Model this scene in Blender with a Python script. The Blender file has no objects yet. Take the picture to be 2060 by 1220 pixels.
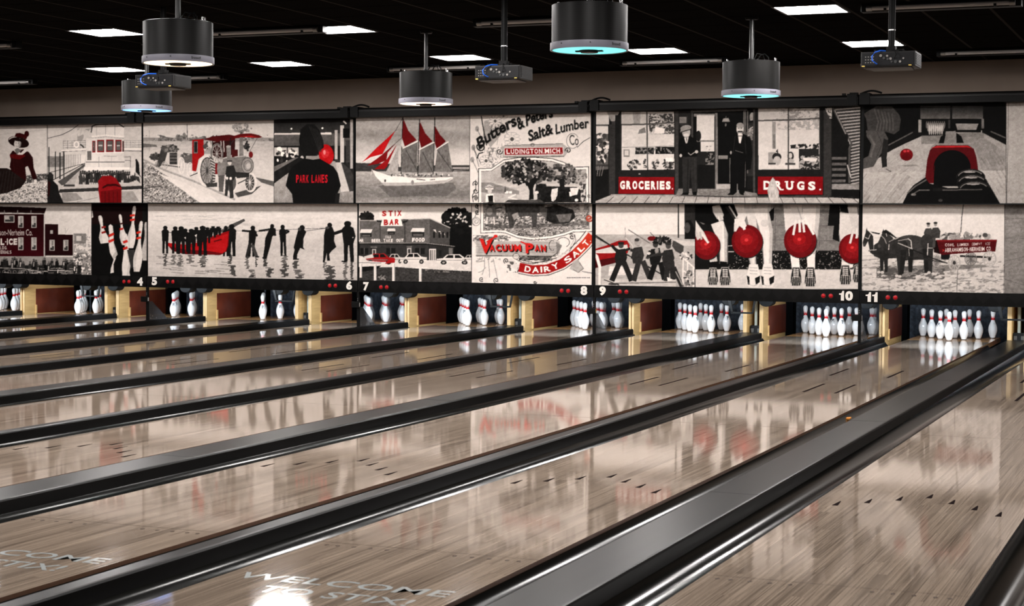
import bpy, math, random
import numpy as np
from mathutils import Vector, Matrix

sc = bpy.context.scene
C = sc.collection
random.seed(7)
RS = np.random.RandomState(11)

# ------------------------------------------------------------------ camera
# lane axis = +Y (towards the pins), head pins on Y = 0, lane surface Z = 0
F_PX, YAW, PITCH, ROLL = 3450.9554, 0.38980, -0.04380, 0.00680
CAM = Vector((4.8101, -22.7506, 1.4277))
fwd = Vector((-math.sin(YAW)*math.cos(PITCH), math.cos(YAW)*math.cos(PITCH), math.sin(PITCH)))
right0 = Vector((math.cos(YAW), math.sin(YAW), 0))
up0 = right0.cross(fwd)
# the photograph is turned a little clockwise about the view axis
right = right0*math.cos(ROLL) + up0*math.sin(ROLL)
up = up0*math.cos(ROLL) - right0*math.sin(ROLL)
cd = bpy.data.cameras.new('camera')
cam = bpy.data.objects.new('camera', cd)
C.objects.link(cam)
M = Matrix(((right.x, up.x, -fwd.x, CAM.x), (right.y, up.y, -fwd.y, CAM.y), (right.z, up.z, -fwd.z, CAM.z), (0, 0, 0, 1)))
cam.matrix_world = M
cd.sensor_width = 36.0
cd.lens = F_PX*36.0/2060.0
cd.clip_start = 0.1
cd.clip_end = 200
cd.dof.use_dof = True
cd.dof.focus_distance = 22.0
cd.dof.aperture_fstop = 9.0
sc.camera = cam

# ------------------------------------------------------------------ world, colour management
w = bpy.data.worlds.new('world')
sc.world = w
w.use_nodes = True
w.node_tree.nodes['Background'].inputs[0].default_value = (0.9, 0.85, 0.8, 1)
w.node_tree.nodes['Background'].inputs[1].default_value = 0.02
sc.view_settings.view_transform = 'Standard'
sc.view_settings.look = 'None'
sc.view_settings.gamma = 1
sc.view_settings.use_curve_mapping = False
sc.view_settings.exposure = 2.5

PANEL_POWER = 14.0          # radiance of the ceiling light panels
DECK_POWER = 7.5            # pin deck lamp, watts
CEIL_Z = 3.447
MASK_Y, SCREEN_Y = -1.88, -2.0
LANE = {12: 3.415, 11: 1.609, 10: 0.0, 9: -1.811, 8: -3.42, 7: -5.230, 6: -6.838, 5: -8.649, 4: -10.25, 3: -12.05, 2: -13.67, 1: -15.47}
HALF = 0.5334

def proj(X, Y, Z):
    """where a point of the hall lands in the 2060 x 1220 photograph (used to lay the printed pictures out on their boards)"""
    x = X-CAM.x; y = Y-CAM.y; z = Z-CAM.z
    a = x*right.x+y*right.y+z*right.z; b = x*up.x+y*up.y+z*up.z; d = x*fwd.x+y*fwd.y+z*fwd.z
    return 1030+F_PX*a/d, 610-F_PX*b/d

def at(px, py, Y):
    """point of the plane at depth Y seen at a photo pixel"""
    D = fwd + right*((px-1030)/F_PX) - up*((py-610)/F_PX)
    return CAM + D*((Y-CAM.y)/D.y)

def atz(px, py, Z):
    D = fwd + right*((px-1030)/F_PX) - up*((py-610)/F_PX)
    return CAM + D*((Z-CAM.z)/D.z)

# ------------------------------------------------------------------ materials
def lin(c):
    c = np.asarray(c, float)/255.0
    return np.where(c <= 0.04045, c/12.92, ((c+0.055)/1.055)**2.4)

def mat(name, col, rough=0.5, metal=0.0, spec=0.5, emit=None, estr=0.0, coat=0.0):
    m = bpy.data.materials.new(name)
    m.use_nodes = True
    b = m.node_tree.nodes['Principled BSDF']
    b.inputs['Base Color'].default_value = (*col, 1)
    b.inputs['Roughness'].default_value = rough
    b.inputs['Metallic'].default_value = metal
    b.inputs['Specular IOR Level'].default_value = spec
    b.inputs['Coat Weight'].default_value = coat
    if emit is not None:
        b.inputs['Emission Color'].default_value = (*emit, 1)
        b.inputs['Emission Strength'].default_value = estr
    return m

class NT:
    """tiny node helper"""
    def __init__(s, m):
        s.t = m.node_tree; s.b = s.t.nodes['Principled BSDF']
    def n(s, kind, **kw):
        nd = s.t.nodes.new(kind)
        for k, v in kw.items():
            if k.startswith('i_'):
                nd.inputs[k[2:].replace('_', ' ')].default_value = v
            else:
                setattr(nd, k, v)
        return nd
    def l(s, a, ao, b, bi):
        s.t.links.new(a.outputs[ao], b.inputs[bi])
    def math(s, op, a, b=None):
        nd = s.t.nodes.new('ShaderNodeMath'); nd.operation = op
        for i, v in enumerate((a, b)):
            if v is None: continue
            if isinstance(v, (int, float)): nd.inputs[i].default_value = v
            else: s.t.links.new(v, nd.inputs[i])
        return nd.outputs[0]

def noisy(m, c1, c2, scale=(8, 8, 8), detail=4, bump=0.0, lo=0.3, hi=0.7, coord='Object', rough=None):
    k = NT(m)
    tc = k.n('ShaderNodeTexCoord'); mp = k.n('ShaderNodeMapping'); mp.inputs['Scale'].default_value = scale
    k.l(tc, coord, mp, 'Vector')
    nz = k.n('ShaderNodeTexNoise'); nz.inputs['Scale'].default_value = 1; nz.inputs['Detail'].default_value = detail
    k.l(mp, 'Vector', nz, 'Vector')
    r = k.n('ShaderNodeValToRGB'); r.color_ramp.elements[0].position = lo; r.color_ramp.elements[1].position = hi
    r.color_ramp.elements[0].color = (*c1, 1); r.color_ramp.elements[1].color = (*c2, 1)
    k.l(nz, 'Fac', r, 'Fac'); k.l(r, 'Color', k.b, 'Base Color')
    if bump:
        bp = k.n('ShaderNodeBump'); bp.inputs['Strength'].default_value = bump; bp.inputs['Distance'].default_value = 0.01
        k.l(nz, 'Fac', bp, 'Height'); k.l(bp, 'Normal', k.b, 'Normal')
    return m

MT = {}
MT['black'] = mat('black_paint', (0.0025, 0.0025, 0.0025), 0.55, spec=0.12)
MT['black_gloss'] = mat('black_gloss', (0.003, 0.003, 0.003), 0.35, spec=0.2)
MT['strip'] = mat('masking_strip', (0.003, 0.003, 0.003), 0.4, spec=0.12)
MT['housing'] = mat('housing_metal', (0.0028, 0.0025, 0.0024), 0.5, spec=0.12)
MT['housing_top'] = mat('housing_band', (0.008, 0.007, 0.0065), 0.4, spec=0.2)
MT['grey_edge'] = mat('grey_aluminium', (0.12, 0.115, 0.11), 0.4, metal=0.6)
MT['numeral'] = mat('numeral_white', (0.74, 0.69, 0.63), 0.5)
MT['red_lamp'] = mat('red_lamp', (0.36, 0.006, 0.010), 0.4, spec=0.2)
MT['lamp_rim'] = mat('lamp_rim', (0.004, 0.004, 0.004), 0.4)
MT['tan'] = noisy(mat('maple_board', (0.6, 0.42, 0.2), 0.45), (0.52, 0.31, 0.115), (0.66, 0.42, 0.17), (3, 3, 25), 5)
MT['tan_edge_shaded'] = noisy(mat('plywood_edge_shaded', (0.45, 0.3, 0.14), 0.55), (0.36, 0.22, 0.09), (0.50, 0.32, 0.14), (60, 60, 6), 4)  # ply edge, its tan darkened for the shade under the masking
MT['brown'] = noisy(mat('brown_liner', (0.09, 0.02, 0.012), 0.3, spec=0.3), (0.085, 0.014, 0.006), (0.15, 0.028, 0.011), (4, 4, 4), 4)
MT['deck'] = noisy(mat('pin_deck_board', (0.42, 0.22, 0.09), 0.12), (0.60, 0.30, 0.11), (0.76, 0.42, 0.18), (35, 3, 3), 5)
MT['lane_edge'] = mat('lane_edge_wood', (0.10, 0.045, 0.02), 0.35)
MT['gutter'] = noisy(mat('gutter_plastic', (0.005, 0.005, 0.0045), 0.15, spec=0.2), (0.0035, 0.0036, 0.0032), (0.007, 0.007, 0.006), (9, 0.4, 5), 3)
MT['cap'] = noisy(mat('cap_plastic', (0.012, 0.012, 0.011), 0.30, spec=0.07), (0.004, 0.0039, 0.0038), (0.010, 0.0095, 0.0092), (14, 0.6, 5), 4)
MT['mark'] = mat('lane_mark', (0.010, 0.007, 0.007), 0.5, spec=0.0)
MT['dot'] = mat('lane_dot', (0.04, 0.026, 0.019), 0.5, spec=0.02)
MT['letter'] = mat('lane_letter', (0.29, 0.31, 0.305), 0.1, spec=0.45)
MT['curtain'] = noisy(mat('pit_curtain', (0.016, 0.021, 0.032), 0.7), (0.006, 0.009, 0.016), (0.05, 0.062, 0.085), (22, 22, 18), 8, bump=0.5, lo=0.38, hi=0.75)
MT['pin'] = mat('pin_white', (0.80, 0.80, 0.80), 0.14, coat=0.3)
MT['crown'] = mat('pin_red', (0.55, 0.012, 0.015), 0.25)
MT['emblem'] = mat('pin_emblem', (0.012, 0.028, 0.04), 0.4)
MT['crest'] = mat('pin_crest', (0.30, 0.40, 0.44), 0.4)
MT['base_ring'] = mat('pin_base', (0.012, 0.012, 0.013), 0.5)
MT['panel_light'] = mat('light_panel', (0.8, 0.8, 0.8), 0.5, emit=(1.0, 0.955, 0.93), estr=PANEL_POWER)
MT['panel_frame'] = mat('panel_frame', (0.02, 0.019, 0.019), 0.5)
MT['tube'] = mat('blacklight_tube', (0.34, 0.32, 0.31), 0.18)
MT['fixture'] = mat('fixture_black', (0.002, 0.002, 0.002), 0.5, spec=0.12)
MT['tube_cap'] = mat('tube_cap', (0.25, 0.24, 0.23), 0.3, metal=0.8)
MT['rim'] = mat('pendant_rim', (0.15, 0.148, 0.18), 0.4)
MT['stem'] = mat('pendant_stem', (0.02, 0.02, 0.02), 0.35, metal=0.3)
MT['stem_black'] = mat('stem_black', (0.003, 0.003, 0.003), 0.55, spec=0.1)
MT['steel'] = mat('bright_steel', (0.55, 0.55, 0.55), 0.25, metal=0.9)
MT['projector'] = mat('projector_case', (0.009, 0.0085, 0.0085), 0.45, spec=0.2)
MT['projector_back'] = mat('projector_back', (0.0045, 0.0045, 0.005), 0.5, spec=0.15)
MT['projector_under'] = mat('projector_under', (0.05, 0.043, 0.04), 0.5)
MT['grille'] = mat('grille_black', (0.008, 0.008, 0.008), 0.6)
MT['port'] = mat('port_silver', (0.14, 0.13, 0.12), 0.4)
MT['blue_cable'] = mat('blue_cable', (0.01, 0.09, 0.5), 0.4)
MT['lens'] = mat('lens_glass', (0.02, 0.02, 0.03), 0.05)
MT['yellow'] = mat('yellow_sticker', (0.6, 0.42, 0.08), 0.5)
MT['orange'] = mat('orange_scrap', (0.75, 0.28, 0.03), 0.5)
MT['pvc'] = mat('pvc_pipe', (0.36, 0.40, 0.36), 0.4)
MT['dark_metal'] = mat('dark_metal', (0.006, 0.006, 0.006), 0.45, spec=0.2)
MT['gusset'] = mat('gusset_plate', (0.035, 0.035, 0.037), 0.35)
MT['lever'] = mat('lever_grip', (0.45, 0.43, 0.40), 0.4)
MT['wall'] = noisy(mat('taupe_wall', (0.21, 0.165, 0.135), 0.8, spec=0.2), (0.185, 0.142, 0.113), (0.21, 0.163, 0.131), (2, 2, 2), 3)
MT['floor'] = mat('dark_floor', (0.012, 0.011, 0.011), 0.6)
MT['brand'] = mat('brand_print', (0.01, 0.01, 0.012), 0.5)
LED = {}
for nm, colr, st in (('warm', (1.0, 0.72, 0.42), .62), ('blue', (0.12, 0.36, 1.0), .55), ('peach', (1.0, 0.66, 0.45), .70), ('cyan', (0.10, 0.66, 0.66), .25), ('aqua', (0.13, 0.74, 0.78), .30)):
    LED[nm] = mat('led_'+nm, (0.5, 0.5, 0.5), 0.4, emit=colr, estr=st)

def perforated(name):
    m = mat(name, (0.004, 0.004, 0.004), 0.42, spec=0.14)
    k = NT(m)
    tc = k.n('ShaderNodeTexCoord')
    mp = k.n('ShaderNodeMapping'); mp.inputs['Scale'].default_value = (75, 75, 75)
    k.l(tc, 'Object', mp, 'Vector')
    # polar wrap: angle and height
    sep = k.n('ShaderNodeSeparateXYZ'); k.l(tc, 'Object', sep, 'Vector')
    ang = k.math('ARCTAN2', sep.outputs['Y'], sep.outputs['X'])
    a = k.math('MULTIPLY', ang, 0.284*62)
    z = k.math('MULTIPLY', sep.outputs['Z'], 62*1.0)
    fa = k.math('SUBTRACT', k.math('FRACT', a), 0.5)
    fz = k.math('SUBTRACT', k.math('FRACT', z), 0.5)
    r = k.math('SQRT', k.math('ADD', k.math('MULTIPLY', fa, fa), k.math('MULTIPLY', fz, fz)))
    g = k.math('GREATER_THAN', r, 0.30)
    mix = k.n('ShaderNodeMix'); mix.data_type = 'RGBA'
    k.t.links.new(g, mix.inputs[0])
    mix.inputs[6].default_value = (0.002, 0.002, 0.002, 1); mix.inputs[7].default_value = (0.0045, 0.0043, 0.004, 1)
    k.t.links.new(mix.outputs[2], k.b.inputs['Base Color'])
    return m
MT['drum'] = perforated('perforated_drum')

def lane_material():
    m = mat('lane_laminate', (0.2, 0.16, 0.12), 0.055)
    k = NT(m)
    tc = k.n('ShaderNodeTexCoord')
    sep = k.n('ShaderNodeSeparateXYZ'); k.l(tc, 'Object', sep, 'Vector')
    board = k.math('FLOOR', k.math('DIVIDE', sep.outputs['X'], 0.0547))
    # each board broken in lengths
    wn0 = k.n('ShaderNodeTexWhiteNoise', noise_dimensions='1D'); k.t.links.new(board, wn0.inputs['W'])
    length = k.math('FLOOR', k.math('ADD', k.math('DIVIDE', sep.outputs['Y'], 1.7), k.math('MULTIPLY', wn0.outputs['Value'], 7.0)))
    comb = k.n('ShaderNodeCombineXYZ'); k.t.links.new(board, comb.inputs[0]); k.t.links.new(length, comb.inputs[1])
    wn = k.n('ShaderNodeTexWhiteNoise', noise_dimensions='3D'); k.l(comb, 'Vector', wn, 'Vector')
    # grain
    off = k.n('ShaderNodeVectorMath', operation='SCALE'); k.l(wn, 'Color', off, 0); off.inputs['Scale'].default_value = 9.0
    add = k.n('ShaderNodeVectorMath', operation='ADD'); k.l(tc, 'Object', add, 0); k.l(off, 'Vector', add, 1)
    mp = k.n('ShaderNodeMapping'); mp.inputs['Scale'].default_value = (80, 1.3, 1); k.l(add, 'Vector', mp, 'Vector')
    nz = k.n('ShaderNodeTexNoise'); nz.inputs['Scale'].default_value = 1; nz.inputs['Detail'].default_value = 6; nz.inputs['Roughness'].default_value = 0.62; nz.inputs['Distortion'].default_value = 0.6
    k.l(mp, 'Vector', nz, 'Vector')
    mp2 = k.n('ShaderNodeMapping'); mp2.inputs['Scale'].default_value = (190, 1.1, 1); k.l(add, 'Vector', mp2, 'Vector')
    nz2 = k.n('ShaderNodeTexNoise'); nz2.inputs['Scale'].default_value = 1; nz2.inputs['Detail'].default_value = 3
    k.l(mp2, 'Vector', nz2, 'Vector')
    f = k.math('ADD', k.math('MULTIPLY', nz.outputs['Fac'], 0.80), k.math('MULTIPLY', wn.outputs['Value'], 0.15))
    f = k.math('ADD', f, k.math('MULTIPLY', nz2.outputs['Fac'], 0.20))
    r = k.n('ShaderNodeValToRGB')
    e = r.color_ramp.elements
    e[0].position = 0.36; e[0].color = (0.090, 0.067, 0.050, 1)
    e[1].position = 0.80; e[1].color = (0.30, 0.234, 0.178, 1)
    x = r.color_ramp.elements.new(0.56); x.color = (0.200, 0.154, 0.117, 1)
    k.t.links.new(f, r.inputs['Fac'])
    # thin dark pores
    pore = k.math('LESS_THAN', nz2.outputs['Fac'], 0.375)
    dk = k.n('ShaderNodeMix'); dk.data_type = 'RGBA'
    k.t.links.new(k.math('MULTIPLY', pore, 0.55), dk.inputs[0]); k.l(r, 'Color', dk, 6); dk.inputs[7].default_value = (0.06, 0.044, 0.033, 1)
    bd = k.math('ABSOLUTE', k.math('SUBTRACT', k.math('FRACT', k.math('DIVIDE', sep.outputs['X'], 0.02735)), 0.5))
    edge = k.math('GREATER_THAN', bd, 0.462)
    amt = k.math('MULTIPLY', edge, k.math('MULTIPLY', nz.outputs['Fac'], 1.15))
    sm = k.n('ShaderNodeMix'); sm.data_type = 'RGBA'
    k.t.links.new(amt, sm.inputs[0]); k.t.links.new(dk.outputs[2], sm.inputs[6]); sm.inputs[7].default_value = (0.04, 0.029, 0.022, 1)
    k.t.links.new(sm.outputs[2], k.b.inputs['Base Color'])
    # gentle waves of the oiled finish
    mp3 = k.n('ShaderNodeMapping'); mp3.inputs['Scale'].default_value = (36, 2.2, 1); k.l(tc, 'Object', mp3, 'Vector')
    nz3 = k.n('ShaderNodeTexNoise'); nz3.inputs['Scale'].default_value = 1; nz3.inputs['Detail'].default_value = 2
    k.l(mp3, 'Vector', nz3, 'Vector')
    bp = k.n('ShaderNodeBump'); bp.inputs['Strength'].default_value = 0.03; bp.inputs['Distance'].default_value = 0.003
    k.l(nz3, 'Fac', bp, 'Height'); k.l(bp, 'Normal', k.b, 'Normal')
    k.b.inputs['IOR'].default_value = 1.5
    return m
MT['lane'] = lane_material()

def ceiling_material():
    m = mat('ceiling_tile', (0.02, 0.018, 0.017), 0.75, spec=0.0)
    k = NT(m)
    tc = k.n('ShaderNodeTexCoord')
    sep = k.n('ShaderNodeSeparateXYZ'); k.l(tc, 'Object', sep, 'Vector')
    def grid(sock, phase, wd):
        fr = k.math('FRACT', k.math('ADD', k.math('DIVIDE', k.math('SUBTRACT', sock, phase), 0.6096), 100.0))
        d = k.math('ABSOLUTE', k.math('SUBTRACT', fr, 0.5))
        return k.math('GREATER_THAN', d, 0.5-wd)
    gx = grid(sep.outputs['X'], 1.0252, 0.024)
    gy = grid(sep.outputs['Y'], -4.355, 0.024)
    nz = k.n('ShaderNodeTexNoise'); nz.inputs['Scale'].default_value = 60; nz.inputs['Detail'].default_value = 6
    k.l(tc, 'Object', nz, 'Vector')
    r = k.n('ShaderNodeValToRGB'); r.color_ramp.elements[0].color = (0.005, 0.0046, 0.0044, 1); r.color_ramp.elements[1].color = (0.009, 0.0083, 0.0078, 1)
    k.l(nz, 'Fac', r, 'Fac')
    a = k.n('ShaderNodeMix'); a.data_type = 'RGBA'; k.t.links.new(gy, a.inputs[0]); k.l(r, 'Color', a, 6); a.inputs[7].default_value = (0.0025, 0.0024, 0.0023, 1)
    b = k.n('ShaderNodeMix'); b.data_type = 'RGBA'; k.t.links.new(gx, b.inputs[0]); k.t.links.new(a.outputs[2], b.inputs[6]); b.inputs[7].default_value = (0.030, 0.027, 0.025, 1)  # bars along the lanes coloured lighter, a painted glint
    k.t.links.new(b.outputs[2], k.b.inputs['Base Color'])
    return m
MT['ceiling'] = ceiling_material()

def print_material():
    m = mat('printed_picture', (0.5, 0.5, 0.5), 0.6, spec=0.04)
    k = NT(m)
    at_ = k.n('ShaderNodeAttribute', attribute_name='ink')
    k.l(at_, 'Color', k.b, 'Base Color')
    return m
MT['print'] = print_material()

def strip_pattern():
    m = MT['strip']; k = NT(m)
    tc = k.n('ShaderNodeTexCoord'); mp = k.n('ShaderNodeMapping'); mp.inputs['Scale'].default_value = (7.5, 1, 7.5); mp.inputs['Rotation'].default_value = (0, math.radians(45), 0)
    k.l(tc, 'Object', mp, 'Vector')
    ck = k.n('ShaderNodeTexChecker'); ck.inputs['Scale'].default_value = 1.0
    ck.inputs['Color1'].default_value = (0.0022, 0.0021, 0.002, 1); ck.inputs['Color2'].default_value = (0.0048, 0.0045, 0.0044, 1)
    k.l(mp, 'Vector', ck, 'Vector'); k.l(ck, 'Color', k.b, 'Base Color')
strip_pattern()

def acrylic():
    m = bpy.data.materials.new('clear_acrylic'); m.use_nodes = True
    t = m.node_tree; t.nodes.clear()
    o = t.nodes.new('ShaderNodeOutputMaterial'); mx = t.nodes.new('ShaderNodeMixShader')
    tr = t.nodes.new('ShaderNodeBsdfTransparent'); gl = t.nodes.new('ShaderNodeBsdfGlossy'); lw = t.nodes.new('ShaderNodeLayerWeight')
    pw = t.nodes.new('ShaderNodeMath'); pw.operation = 'POWER'; pw.inputs[1].default_value = 4.0
    ml = t.nodes.new('ShaderNodeMath'); ml.operation = 'MULTIPLY_ADD'; ml.inputs[1].default_value = 0.45; ml.inputs[2].default_value = 0.03
    lw.inputs[0].default_value = 0.5
    tr.inputs[0].default_value = (0.94, 0.95, 0.96, 1); gl.inputs['Roughness'].default_value = 0.03
    t.links.new(lw.outputs['Facing'], pw.inputs[0]); t.links.new(pw.outputs[0], ml.inputs[0]); t.links.new(ml.outputs[0], mx.inputs[0])
    t.links.new(tr.outputs[0], mx.inputs[1]); t.links.new(gl.outputs[0], mx.inputs[2]); t.links.new(mx.outputs[0], o.inputs[0])
    return m
MT['acrylic'] = acrylic()

# ------------------------------------------------------------------ mesh building
class MB:
    def __init__(s): s.v = []; s.f = []; s.m = []; s.cur = 0
    def box(s, x0, y0, z0, x1, y1, z1):
        i = len(s.v)
        s.v += [(x0,y0,z0),(x1,y0,z0),(x1,y1,z0),(x0,y1,z0),(x0,y0,z1),(x1,y0,z1),(x1,y1,z1),(x0,y1,z1)]
        for q in ((0,3,2,1),(4,5,6,7),(0,1,5,4),(1,2,6,5),(2,3,7,6),(3,0,4,7)):
            s.f.append(tuple(i+k for k in q)); s.m.append(s.cur)
        return s
    def prism(s, pts, axis, a, b):
        """outline pts extruded along an axis from a to b"""
        n = len(pts); i = len(s.v)
        def P(p, t):
            return {'x': (t, p[0], p[1]), 'y': (p[0], t, p[1]), 'z': (p[0], p[1], t)}[axis]
        s.v += [P(p, a) for p in pts] + [P(p, b) for p in pts]
        for k in range(n):
            s.f.append((i+k, i+(k+1) % n, i+n+(k+1) % n, i+n+k)); s.m.append(s.cur)
        s.f.append(tuple(i+k for k in range(n))[::-1]); s.m.append(s.cur)
        s.f.append(tuple(i+n+k for k in range(n))); s.m.append(s.cur)
        return s
    def sheet(s, pts, axis, stops):
        """open outline swept along an axis through several stops"""
        n = len(pts); i = len(s.v)
        def P(p, t):
            return {'x': (t, p[0], p[1]), 'y': (p[0], t, p[1]), 'z': (p[0], p[1], t)}[axis]
        for t in stops: s.v += [P(p, t) for p in pts]
        for j in range(len(stops)-1):
            for k in range(n-1):
                s.f.append((i+j*n+k, i+j*n+k+1, i+(j+1)*n+k+1, i+(j+1)*n+k)); s.m.append(s.cur)
        return s
    def lathe(s, prof, seg=24, c=(0, 0, 0), cap0=True, cap1=True):
        i = len(s.v); n = len(prof)
        for r, z in prof:
            for k in range(seg):
                a = 2*math.pi*k/seg; s.v.append((c[0]+r*math.cos(a), c[1]+r*math.sin(a), c[2]+z))
        for j in range(n-1):
            for k in range(seg):
                s.f.append((i+j*seg+k, i+j*seg+(k+1) % seg, i+(j+1)*seg+(k+1) % seg, i+(j+1)*seg+k)); s.m.append(s.cur)
        if cap0: s.f.append(tuple(i+k for k in range(seg))[::-1]); s.m.append(s.cur)
        if cap1: s.f.append(tuple(i+(n-1)*seg+k for k in range(seg))); s.m.append(s.cur)
        return s
    def tube(s, path, r, seg=8):
        i = len(s.v); n = len(path)
        P = [Vector(p) for p in path]
        for j, p in enumerate(P):
            d = (P[min(j+1, n-1)]-P[max(j-1, 0)]).normalized()
            a = Vector((0, 0, 1)) if abs(d.z) < 0.9 else Vector((1, 0, 0))
            u = d.cross(a).normalized(); v = d.cross(u)
            for k in range(seg):
                t = 2*math.pi*k/seg; s.v.append(tuple(p+u*(r*math.cos(t))+v*(r*math.sin(t))))
        for j in range(n-1):
            for k in range(seg):
                s.f.append((i+j*seg+k, i+j*seg+(k+1) % seg, i+(j+1)*seg+(k+1) % seg, i+(j+1)*seg+k)); s.m.append(s.cur)
        s.f.append(tuple(i+k for k in range(seg))[::-1]); s.m.append(s.cur)
        s.f.append(tuple(i+(n-1)*seg+k for k in range(seg))); s.m.append(s.cur)
        return s
    def poly(s, pts):
        i = len(s.v); s.v += [tuple(p) for p in pts]; s.f.append(tuple(range(i, i+len(pts)))); s.m.append(s.cur); return s
    def mesh(s, name, mats, smooth=False, bevel=0):
        me = bpy.data.meshes.new(name)
        me.from_pydata(s.v, [], s.f)
        if not isinstance(mats, (list, tuple)): mats = [mats]
        for m in mats: me.materials.append(m)
        me.polygons.foreach_set('material_index', s.m)
        if smooth:
            me.polygons.foreach_set('use_smooth', [True]*len(me.polygons))
            me.set_sharp_from_angle(angle=math.radians(38))
        me.update()
        return me

def obj(name, mb, mats, parent=None, smooth=False, bevel=0.0, loc=None):
    me = mb if isinstance(mb, bpy.types.Mesh) else mb.mesh(name, mats, smooth)
    o = bpy.data.objects.new(name, me)
    C.objects.link(o)
    if parent is not None: o.parent = parent
    if loc is not None: o.location = loc
    if bevel:
        b = o.modifiers.new('bevel', 'BEVEL'); b.width = bevel; b.segments = 2; b.limit_method = 'ANGLE'
    return o

def thing(name, label, cat, loc=(0, 0, 0), group=None):
    o = bpy.data.objects.new(name, None); C.objects.link(o); o.location = loc
    o.empty_display_size = 0.1
    return tag(o, label, cat, group)

def tag(o, label, cat, group=None):
    o['label'] = label; o['category'] = cat
    if group: o['group'] = group
    return o

def struct(name, mb, mats, **k):
    o = obj(name, mb, mats, **k); o['kind'] = 'structure'; return o

def clone(o, parent=None, loc=None):
    c = o.copy(); C.objects.link(c)
    if parent is not None: c.parent = parent
    if loc is not None: c.location = loc
    for ch in list(o.children): clone(ch, c)
    return c

_glyph = {}
def glyphs(s, bold=0.0, res=3):
    """triangles of a line of lettering in unit coordinates, baseline 0"""
    key = (s, bold, res)
    if key in _glyph: return _glyph[key]
    cu = bpy.data.curves.new('lettering', 'FONT'); cu.body = s; cu.offset = bold; cu.resolution_u = res
    o = bpy.data.objects.new('lettering', cu)
    me = o.to_mesh()
    V = np.array([v.co[:2] for v in me.vertices]) if len(me.vertices) else np.zeros((0, 2))
    Fc = [tuple(p.vertices) for p in me.polygons]
    o.to_mesh_clear()
    bpy.data.objects.remove(o); bpy.data.curves.remove(cu)
    _glyph[key] = (V, Fc)
    return V, Fc

ONES = ('10', '11')
def letter_mesh(s, width=None, height=None, bold=0.02, depth=0.004):
    """solid lettering standing in the XZ plane, centred, facing -Y"""
    if s in ONES:
        V, Fc = [], []
        for k, ch in enumerate(s):
            if ch == '1': v_, f_ = np.array([(0, .74), (0, .60), (.15, .60), (.15, 0), (.40, 0), (.40, 1), (.26, 1), (.22, .82), (.14, .74)]), [tuple(range(9))[::-1]]
            else:
                v_, f_ = glyphs(ch, bold); v_ = (v_-v_.min(0))/(v_.max(0)-v_.min(0))*np.array((.62, 1))
            v_ = v_+np.array((k*.50, 0)); n0 = len(V); V += v_.tolist(); Fc += [tuple(i+n0 for i in f) for f in f_]
        V = np.array(V)
    else: V, Fc = glyphs(s, bold)
    x0, y0 = V.min(0); x1, y1 = V.max(0)
    sx = (width/(x1-x0)) if width else (height/(y1-y0)); sy = (height/(y1-y0)) if height else sx
    mb = MB(); n = len(V)
    P = [((p[0]-(x0+x1)/2)*sx, (p[1]-(y0+y1)/2)*sy) for p in V]
    mb.v = [(x, -depth, z) for x, z in P]+[(x, 0, z) for x, z in P]
    edges = {}
    for f in Fc:
        mb.f.append(f); mb.m.append(0)
        for a, b in zip(f, f[1:]+f[:1]):
            edges[(a, b)] = 1
    for a, b in edges:
        if (b, a) not in edges: mb.f.append((b, a, a+n, b+n)); mb.m.append(0)
    return mb
# ------------------------------------------------------------------ the printed pictures
# a small painter: everything is drawn with polygons in photograph pixels on a scratch canvas,
# afterwards each board carries its picture as colours of its own fine mesh
S_ = 2.0
U0, U1, V0, V1 = -30, 2090, 190, 605
CW, CH = int((U1-U0)*S_), int((V1-V0)*S_)
CAN = np.zeros((CH, CW, 3), np.float32)
_T = [0.0, 0.0, 1.0]
_clip = [0, CH, 0, CW]

def view(ox, oy, s): _T[:] = [ox, oy, s]
def clip(u0, v0, u1, v1):
    _clip[:] = [max(0, int((v0-V0)*S_)), min(CH, int(round((v1-V0)*S_))), max(0, int((u0-U0)*S_)), min(CW, int(round((u1-U0)*S_)))]
def _px(P):
    P = np.asarray(P, float)
    return np.stack([(_T[0]+P[:, 0]/_T[2]-U0)*S_, (_T[1]+P[:, 1]/_T[2]-V0)*S_], 1)
def g(v):
    return np.array((v, v*0.955, v*0.92))
def tone(c):
    return g(c) if np.isscalar(c) else np.asarray(c, float)

def _fill(P, col, alpha=1.0):
    x0, y0 = np.floor(P.min(0)).astype(int); x1, y1 = np.ceil(P.max(0)).astype(int)
    y0 = max(y0, _clip[0]); y1 = min(y1, _clip[1]); x0 = max(x0, _clip[2]); x1 = min(x1, _clip[3])
    if x1 <= x0 or y1 <= y0: return
    xs = np.arange(x0, x1)+0.5; ys = np.arange(y0, y1)+0.5
    ins = np.zeros((len(ys), len(xs)), bool)
    n = len(P)
    for i in range(n):
        xa, ya = P[i]; xb, yb = P[(i+1) % n]
        if ya == yb: continue
        rows = (ys >= min(ya, yb)) & (ys < max(ya, yb))
        if not rows.any(): continue
        xc = xa+(ys[rows]-ya)*(xb-xa)/(yb-ya)
        ins[rows] ^= xs[None, :] < xc[:, None]
    sub = CAN[y0:y1, x0:x1]
    sub[ins] = sub[ins]*(1-alpha)+np.asarray(col, np.float32)*alpha

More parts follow.
